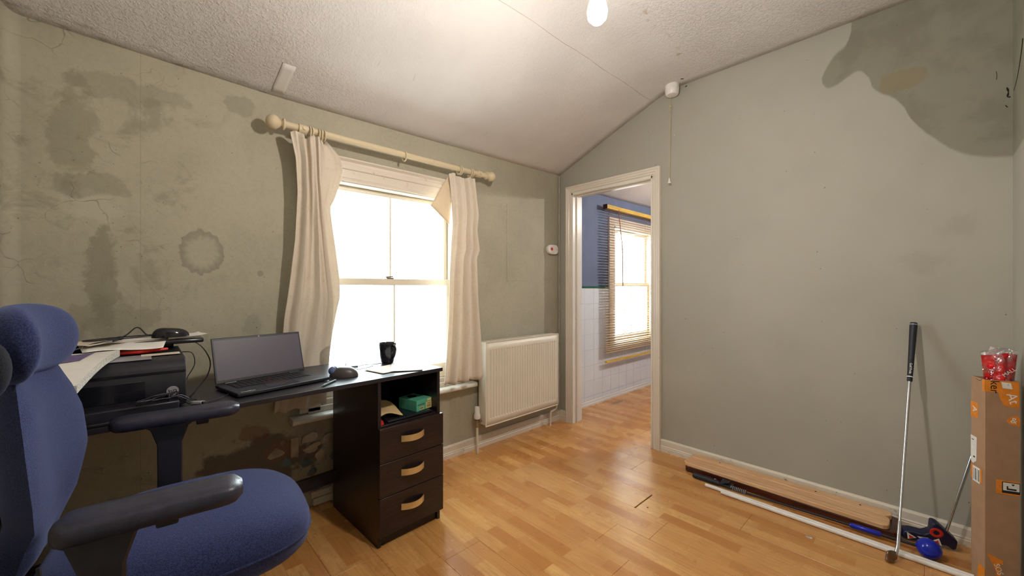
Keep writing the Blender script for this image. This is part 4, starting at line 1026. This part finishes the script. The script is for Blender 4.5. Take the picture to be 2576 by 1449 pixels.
for cx_, cz_, w_, h_, a_, mt in ((.650, .368, .095, .050, -12, 'plaster'), (.668, .318, .100, .030, -16, 'stone'), (.745, .345, .070, .045, 10, 'plaster')):
    t_ = Matrix.Translation((cx_, YA, cz_)) @ Matrix.Rotation(math.radians(a_), 4, 'Y')
    q = random.Random(int(cx_ * 1000)); pl = [(w_ / 2 * math.cos(k) * q.uniform(.8, 1.1), h_ / 2 * math.sin(k) * q.uniform(.8, 1.15)) for k in [.5, 1.2, 2.0, 2.6, 3.6, 4.3, 5.0, 5.8]]
    obj('plaster_slab', MB().prism(pl, t_ @ Matrix.Rotation(PI / 2, 4, 'X'), .018), M[mt], wl, bevel=.003)
lump('plaster_chunk', (.54, 2.246, .27), .040, .014, .05, 9, M['slate']); lump('plaster_chunk', (.50, 2.248, .33), .050, .012, .04, 10, M['stone'])

# ---- wall cracks near the right corner
def crack(pts, r, parent=wr): return obj('plaster_hole', MB().curve(pts, r, 5, 5), M['gap'], parent)
X_ = XR - .0002
crack([(X_, -.197, 2.085), (X_, -.199, 2.070), (X_, -.198, 2.050)], [.0010] * 11); crack([(X_, -.226, 2.005), (X_, -.230, 1.985), (X_, -.228, 1.965), (X_, -.236, 1.962)], [.0016 + .002 * math.sin(i * .6) ** 2 for i in range(16)])
crack([(X_, -.222, 1.93), (X_, -.228, 1.92)], [.0016] * 6)
crack([(2.66, YN + .0003, 1.975), (2.56, YN + .0003, 1.995), (2.46, YN + .0003, 2.05), (2.42, YN + .0003, 2.09)], [.001 + .0015 * (i / 15) for i in range(16)])
crack([(XR - .0003, 1.137, 2.512), (XR - .0003, 1.125, 2.516)], [.003] * 6); crack([(2.60, 1.13, 2.5305), (2.61, 1.115, 2.5305)], [.003] * 6, ce)

# ---- boards along the baseboard
def plank(x0, x1, y0, y1, r, n=6):
    out = []
    for cx, cy, a0 in ((x1 - r, y1 - r, 0), (x0 + r, y1 - r, 90), (x0 + r, y0 + r, 180), (x1 - r, y0 + r, 270)):
        for i in range(n + 1):
            a = math.radians(a0 + 90 * i / n); out.append((cx + r * math.cos(a), cy + r * math.sin(a)))
    return out
I4 = Matrix.Translation
pb = thing('mahogany_board', (2.58, .6, 0), label='dark red varnished board lying flat on the floor along the right wall', cat='board')
obj('plank', MB().prism(plank(2.495, 2.668, .095, 1.062, .025), I4((0, 0, .0005)), .036), M['mahog'], pb, bevel=.004)
p1 = thing('pine_board', (2.62, .6, .037), label='pale pine board with screw holes, on the dark red board against the wall', cat='board')
bd = obj('plank', MB().prism(plank(2.6015, 2.668, .125, 1.070, .030), I4((0, 0, .0370)), .0225), M['pine'], p1, bevel=.003)
for yy in (.90, .42, .24): obj('screw_hole', MB().lathe([(.005, .0597), (.005, .0601), (.001, .0602)], (2.635, yy, 0), 10), M['gap'], bd)
p2 = thing('pine_board', (2.55, .6, .037), label='pale pine board lying on the dark red board, nearer the room', cat='board')
bd = obj('plank', MB().prism(plank(2.492, 2.5985, .128, 1.068, .030), I4((0, 0, .0370)), .0215), M['pine'], p2, bevel=.003)
obj('groove_line', MB().box(2.540, 2.5412, .20, 1.0, .0583, .0587), M['gap'], bd, smooth=0)

# ---- white plastic pipes
tag(obj('plastic_pipe', MB().tube([(2.386, .892, .0098), (2.392, -.12, .0098)], .0094, 14), M['pipe']), 'longer white plastic pipe on the floor, farther from the camera', 'pipe')
tag(obj('plastic_pipe', MB().tube([(2.3655, .800, .0112), (2.3705, -.13, .0112)], .0108, 14), M['pipe']), 'shorter white plastic pipe on the floor, nearest the room centre', 'pipe')

# ---- swing trainer
tr = thing('golf_swing_trainer', (2.45, .45, 0), label='golf swing trainer with black grip and blue ball lying beside the boards', cat='golf trainer')
def T(t): return Vector((2.444 + .016 * t, .985 - .985 * t, 0))
def tz_(t, z): v = T(t); v.z = z; return v
obj('grip', MB().tube([tz_(0, .018), tz_(.012, .018), tz_(.14, .0165), tz_(.15, .0165)], [.014, .0165, .015, .012], 14), M['rubber'], tr)
m = MB().box(-.03, .03, -.020, .020, -.001, .001, frame(tz_(.19, .030), (0, -1, -.25), (1, 0, .5))); m.box(-.022, .022, -.017, .017, -.001, .001, frame(tz_(.185, .036), (0, -1, .4), (1, 0, .1)))
obj('strap', m, M['rubber'], tr, bevel=.0005)
text('strap_mark', 'V', .018, frame(tz_(.125, .0335), (0, -1, 0), (1, 0, 0)), M['wht'], tr)
obj('shaft', MB().tube([tz_(.15, .0155), tz_(.30, .013), tz_(.98, .030)], [.010, .0052, .0062], 12), M['rubber'], tr)
m = MB()
for i in range(9): m.torus(tz_(.215 + i * .009, .0150), .0105, .0022, 'y', 14, 6)
obj('ferrule', m, M['silver'], tr, label='ribbed silver spring sleeve')
obj('sleeve', MB().tube([tz_(.735, .0245), tz_(.742, .0245), tz_(.84, .027), tz_(.847, .027)], [.008, .0115, .0115, .008], 14), M['bluep'], tr, label='blue plastic shaft sleeve')
obj('ball', MB().ell((2.444, .002, .0405), .040, .040, .040, 32, 20), M['bluep'], tr, label='shiny cobalt blue weighted ball')

# ---- iron club leaning on the wall
Tt, Bt = Vector((2.665, .052, .985)), Vector((2.335, .092, .060))
ir = thing('golf_iron', (2.32, .1, 0), label='steel golf iron with black grip leaning against the right wall', cat='golf club')
def L(t): return Bt + (Tt - Bt) * t
obj('shaft', MB().tube([L(.0), L(.10), L(.101), L(.30), L(.72)], [.0042, .0045, .0042, .0050, .0062], 12), M['chrome'], ir)
for t in (.30, .35, .40): obj('shaft_step', MB().tube([L(t), L(t + .003)], .0060, 12), M['chrome'], ir)
gp = obj('grip', MB().tube([L(.715), L(.72), L(.86), L(.985), L(1.0)], [.0085, .0095, .0115, .0138, .0125], 16), M['rubber'], ir)
obj('grip_band', MB().tube([L(.735), L(.739)], .0103, 16), M['wht'], gp); obj('butt_ring', MB().tube([L(.988), L(.993)], .0142, 16), M['silver'], gp)
dv = (Tt - Bt).normalized(); vw = (Vector((0, 0, 1.15)) - L(.77)).normalized(); vw = (vw - dv * vw.dot(dv)).normalized()
text('grip_text', 'Golf Pride', .012, frame(L(.775) + vw * .0108, -dv, vw.cross(-dv)), M['wht'], gp)
hs = Vector((2.318, .098, .028))
obj('hosel', MB().tube([L(.10), L(0), hs], [.0055, .0068, .0066], 12), M['chrome'], ir)
R = []
for t, hu, hd_, th in ((0, .008, .014, .008), (.15, .013, .019, .010), (.5, .019, .021, .011), (.85, .021, .020, .010), (1.0, .013, .012, .007)):
    c = Vector((2.322 - .056 * t, .098 + .026 * t, .027)); nx = Vector((-.45, -.85, .3)).normalized()
    R.append([c + Vector((0, 0, hu * 1.2)) + nx * th * .4, c + Vector((0, 0, hu * 1.2)) - nx * th * .4, c - Vector((0, 0, hd_)) - nx * th, c - Vector((0, 0, hd_)) + nx * th])
obj('head', MB().rings(R), M['steel'], ir, bevel=.003, label='dark worn iron club head')

# ---- putter with cover
pu = thing('golf_putter', (2.57, -.03, 0), label='golf putter with navy head cover in the corner behind the tall box', cat='golf club')
S0, S1 = Vector((2.585, -.052, .085)), Vector((2.672, -.205, .78))
obj('shaft', MB().tube([S0 + (S1 - S0) * -.05, S0 + (S1 - S0) * .62], [.0055, .0065], 12), M['chrome'], pu)
obj('grip', MB().tube([S0 + (S1 - S0) * .62, S1], [.012, .013], 12), M['rubber'], pu)
cf = frame((2.530, .090, .005), (.30, -1, 0), (-.12, 0, 1))
cov = [(0, .012), (.012, .040), (.035, .046), (.075, .044), (.098, .060), (.100, .100), (.106, .108), (.122, .102), (.160, .066), (.182, .044), (.178, .006), (.166, 0), (.150, .014), (.100, .008), (.030, .002), (.010, .003)]
cv = obj('head_cover', MB().prism(cov, cf, -.050), M['navy'], pu, bevel=.009, seg=3, smooth=60, label='navy leatherette putter cover with red ring and triangles')
def tri(pts, off, mat, nm): return obj(nm, MB().prism(pts, cf @ Matrix.Translation((0, 0, off)), .0008), mat, cv, smooth=0)
cf2 = cf
tri([(.018, .040), (.022, .008), (.050, .022)], .0003, M['wht'], 'white_triangle'); tri([(.025, .030), (.027, .013), (.043, .021)], .0012, M['red'], 'red_triangle')
tri([(.052, .030), (.088, .034), (.085, .022), (.06, .024)], .0003, M['wht'], 'white_triangle')
tri([(.098, .024), (.122, .042), (.132, .010)], .0003, M['wht'], 'white_triangle'); tri([(.105, .022), (.119, .033), (.124, .013)], .0012, M['red'], 'red_triangle')
rg_ = MB(); rg_.torus((0, 0, 0), .016, .006, 'z', 24, 8); rg_.bm.transform(cf @ Matrix.Translation((.113, .066, .0005)) @ Matrix.Diagonal((1, 1, .25, 1)))
obj('red_ring', rg_, M['red'], cv)

# ---- cardboard box with tape, polythene bag
bxn = Vector((2.350, -.145, 0)); fr_ = Vector((.40, -.915, 0)).normalized(); lf = Vector((.915, .40, 0)).normalized()
BH = .800
cb_ = thing('cardboard_box', tuple(bxn), label='tall narrow brown cardboard box with orange tape standing in the right corner', cat='box')
WF, WL_ = .094, .078
def bp(a, b, z): return bxn + fr_ * a + lf * b + Vector((0, 0, z))
m = MB(); th = .003
for q in (((0, 0), (WF, 0), (WF, th), (0, th)), ((0, th), (th, th), (th, WL_ - th), (0, WL_ - th)), ((WF - th, th), (WF, th), (WF, WL_ - th), (WF - th, WL_ - th)), ((0, WL_ - th), (WF, WL_ - th), (WF, WL_), (0, WL_))):
    m.rings([[bp(a, b, .0) for a, b in q], [bp(a, b, BH) for a, b in q]])
m.rings([[bp(a, b, .0) for a, b in ((0, 0), (WF, 0), (WF, WL_), (0, WL_))], [bp(a, b, .003) for a, b in ((0, 0), (WF, 0), (WF, WL_), (0, WL_))]])
bo = obj('carton', m, M['card'], cb_, bevel=.001)
FF = frame(bp(0, 0, 0), fr_, (0, 0, 1)); FFn = FF          # front face: local x across, y up; outward is +z or -z
sgn = 1 if (FF.to_3x3() @ Vector((0, 0, 1))).dot(-lf) > 0 else -1
FL_ = frame(bp(0, WL_, 0), -lf, (0, 0, 1)); sl = 1 if (FL_.to_3x3() @ Vector((0, 0, 1))).dot(-fr_) > 0 else -1
def stick(F, s_, pts, mat, nm, lift=.0004, parent=bo): return obj(nm, MB().prism(pts, F @ Matrix.Translation((0, 0, s_ * lift)), s_ * .0003), mat, parent, smooth=0)
def R4(x0, y0, x1, y1, k=0): return [(x0, y0), (x1, y0 - k), (x1, y1 - k), (x0, y1)]
stick(FF, sgn, [(0, .755), (.036, .755), (.040, .735), (.052, .705), (.092, .700), (.092, .797), (0, .799)], M['tape'], 'tape', .0004)
stick(FF, sgn, [(.044, .795), (.070, .792), (.074, .770), (.048, .772)], M['wht'], 'label_square', .0008)
stick(FF, sgn, [(.065, .640), (.094, .632), (.094, .662), (.085, .672), (.065, .662), (.058, .650)], M['tape'], 'tape', .0004)
stick(FF, sgn, R4(.030, .372, .094, .425), M['tape'], 'tape', .0004); stick(FF, sgn, R4(.046, .378, .094, .420), M['ink'], 'label_border', .0008); stick(FF, sgn, R4(.0485, .388, .092, .4175), M['wht'], 'label_square', .0012)
stick(FF, sgn, [(.070, .414), (.080, .414), (.075, .407)], M['ink'], 'arrow_mark', .0016); stick(FF, sgn, R4(.058, .391, .062, .405), M['ink'], 'figure_mark', .0016); stick(FF, sgn, R4(.062, .391, .084, .397), M['ink'], 'figure_mark', .0016)
stick(FF, sgn, [(.006, .140), (.050, .120), (.048, .105), (.040, .110), (.046, .02), (.030, .02), (.030, .075)], M['tape'], 'tape', .0004)
stick(FL_, sl, R4(.0, .640, .040, .700), M['tape'], 'tape', .0004); stick(FL_, sl, R4(.064, .755, WL_, .799), M['tape'], 'tape', .0004)
stick(FL_, sl, [(0, .565), (.034, .563), (.032, .47), (.012, .455), (0, .462)], M['wht'], 'address_label', .0005); stick(FL_, sl, R4(.0, .395, .062, .448), M['tape'], 'tape', .0004); stick(FL_, sl, R4(.012, .388, .052, .448), M['wht'], 'address_label', .0010)
for i in range(4): stick(FL_, sl, R4(.018 + i * .009, .395, .0215 + i * .009, .44), M['ink'] if i % 2 else M['silver'], 'print_line', .0014)
stick(FL_, sl, R4(.006, .548, .018, .551), M['ink'], 'print_line', .0009); stick(FL_, sl, R4(.015, .480, .024, .486), M['ink'], 'print_line', .0009)
stick(FL_, sl, [(.035, .02), (.078, .02), (.078, .075), (.045, .08)], M['tape'], 'tape', .0004)
def txf(F, s_, x, y, ax, lift):
    o = F @ Vector((x, y, s_ * lift)); zx = F.to_3x3(); n = zx @ Vector((0, 0, s_)); a = zx @ Vector((ax[0], ax[1], 0)); return frame(o, a, n.cross(a))
text('tape_letters', 'ker', .036, txf(FF, sgn, .026, .775, (0, -1), .0009), M['ink'], bo, .0002)
text('tape_letters', 'At', .040, txf(FF, sgn, .074, .735, (.3, -1), .0009), M['wht'], bo, .0002)
text('tape_letters', '&', .030, txf(FF, sgn, .078, .652, (1, -.2), .0009), M['wht'], bo, .0002)
text('tape_letters', 'A', .034, txf(FL_, sl, .022, .672, (0, -1), .0009), M['wht'], bo, .0002)
text('tape_letters', 'SOS', .024, txf(FF, sgn, .036, .085, (.3, -1), .0009), M['wht'], bo, .0002)
obj('torn_edge', MB().curve([bp(0, .05, .795), bp(0, .03, .790), bp(-.001, .014, .798)], .0008, 4, 4), M['gap'], bo)

# polythene bag of red packaging
bag = thing('plastic_bag', tuple(bp(WF / 2, WL_ / 2, BH)), label='crumpled red plastic packet in clear polythene sticking out of the tall box', cat='bag')
bc = bp(WF / 2 + .010, .036, BH)
rb = random.Random(11)
def packet(w0, w1, dpt, z0, z1, seed, jag=.006):
    r = random.Random(seed); ph = [r.uniform(0, 6.28) for _ in range(8)]
    def fn(side):
        def g(u, v):
            t = 2 * u - 1; hw = w0 + (w1 - w0) * v
            wr_ = jag * (math.sin(9 * u + ph[0] + 4 * v) + .7 * math.sin(17 * u - 7 * v + ph[1]) + .5 * math.sin(23 * v + 5 * u + ph[2]))
            bul = dpt * (1 - t * t) * (.35 + .65 * math.sin(PI * min(1, v * .9 + .1)))
            top = .012 * math.sin(5 * u + ph[3]) * v
            return bc + fr_ * (hw * t) + lf * (-side * (bul + wr_ * (1 - t * t)) ) + Vector((0, 0, z0 + (z1 - z0) * v + top - .004 * t * v))
        return g
    m = MB(); R = []
    for j in range(25):
        v = j / 24
        R.append([fn(1)(i / 24, v) for i in range(25)] + [fn(-1)(i / 24, v) for i in range(24, -1, -1)])
    return m.rings(R)
rp = obj('red_packet', packet(.036, .050, .020, -.06, .092, 3), M['redbag'], bag, smooth=70)
obj('clear_wrap', packet(.038, .054, .027, -.05, .110, 8, .008), M['film'], bag, smooth=70)
obj('inner_card', MB().prism([(-.030, -.02), (.030, -.02), (.040, .098), (-.012, .122), (-.030, .06)], frame(bc + lf * .022, fr_, (0, 0, 1)), .001), M['paper'], bag, smooth=0)
tf = frame(bc - lf * .0300 + fr_ * .012 + Vector((0, 0, .032)), fr_ + Vector((0, 0, .9)), Vector((0, 0, 1)) - fr_)
text('packet_letters', 'MALL', .018, tf, M['wht'], rp, .0003)

# ---- small floor debris
tag(obj('plaster_chip', MB().rings([[Vector((2.245 + r * math.cos(a) * .9, .382 + r * math.sin(a) * 1.5, z)) for a in [2 * PI * i / 9 for i in range(9)]] for r, z in ((.009, .0003), (.0085, .002), (.005, .0026))]), M['plaster']), 'pale flake of plaster on the floor beside the white pipes', 'debris')
tag(obj('knot_plug', MB().lathe([(.0045, .0002), (.0045, .001), (.001, .0012)], (1.936, 1.015, 0), 10), M['gap']), 'tiny dark speck on the floor near the open board joint', 'debris')

# ---- kitchen venetian blind
vb = thing('venetian_blind', (4.2, 2.23, .4), label='honey wooden venetian blind over the kitchen window beyond the doorway', cat='blind')
VX0, VX1 = 3.385, 5.02
obj('head_rail', MB().box(VX0, VX1, 2.205, 2.245, 1.945, 1.985), M['gold'], vb, bevel=.002); obj('rail_end_cap', MB().box(VX0 - .004, VX0, 2.200, 2.25, 1.940, 1.988), M['mahog'], vb, bevel=.002)
nsl = 56
for i in range(nsl):
    z = 1.925 - i * .0265
    if i > 50: z = 1.925 - 50 * .0265 - (i - 50) * .020
    tilt = math.radians(7 + random.uniform(-3, 3)) ; x0_ = VX0 + (random.uniform(-.003, .003)); sag = 0
    dyv, dzv = .0125 * math.cos(tilt), .0125 * math.sin(tilt)
    kink = i in (38, 47)
    R = []
    for xx, dz_ in ((x0_, 0), (3.75, -.006 if kink else 0), (3.76, .004 if kink else 0), (VX1, 0)):
        R.append([Vector((xx, 2.225 - dyv, z - dzv + dz_)), Vector((xx, 2.225, z + .0017 + dz_)), Vector((xx, 2.225 + dyv, z + dzv + dz_)), Vector((xx, 2.225, z - .0017 + dz_))])
    obj('slat', MB().rings(R), M['blind'], vb, smooth=0)
obj('bottom_rail', MB().box(VX0 + .01, VX1, 2.21, 2.24, .398, .418), M['gold'], vb, bevel=.003)
m = MB()
for xx in (3.72, 4.22, 4.72):
    for yy in (2.2105, 2.2395): m.tube([(xx, yy, 1.945), (xx, yy, .418)], .0009, 4)
obj('ladder_cord', m, M['cord'], vb)
obj('tilt_wand', MB().tube([(3.60, 2.198, 1.955), (3.585, 2.196, 1.93), (3.64, 2.185, 1.56), (3.655, 2.19, 1.17)], [.003, .004, .005, .005], 8), M['cane'], vb, label='red brown wooden tilt wand')
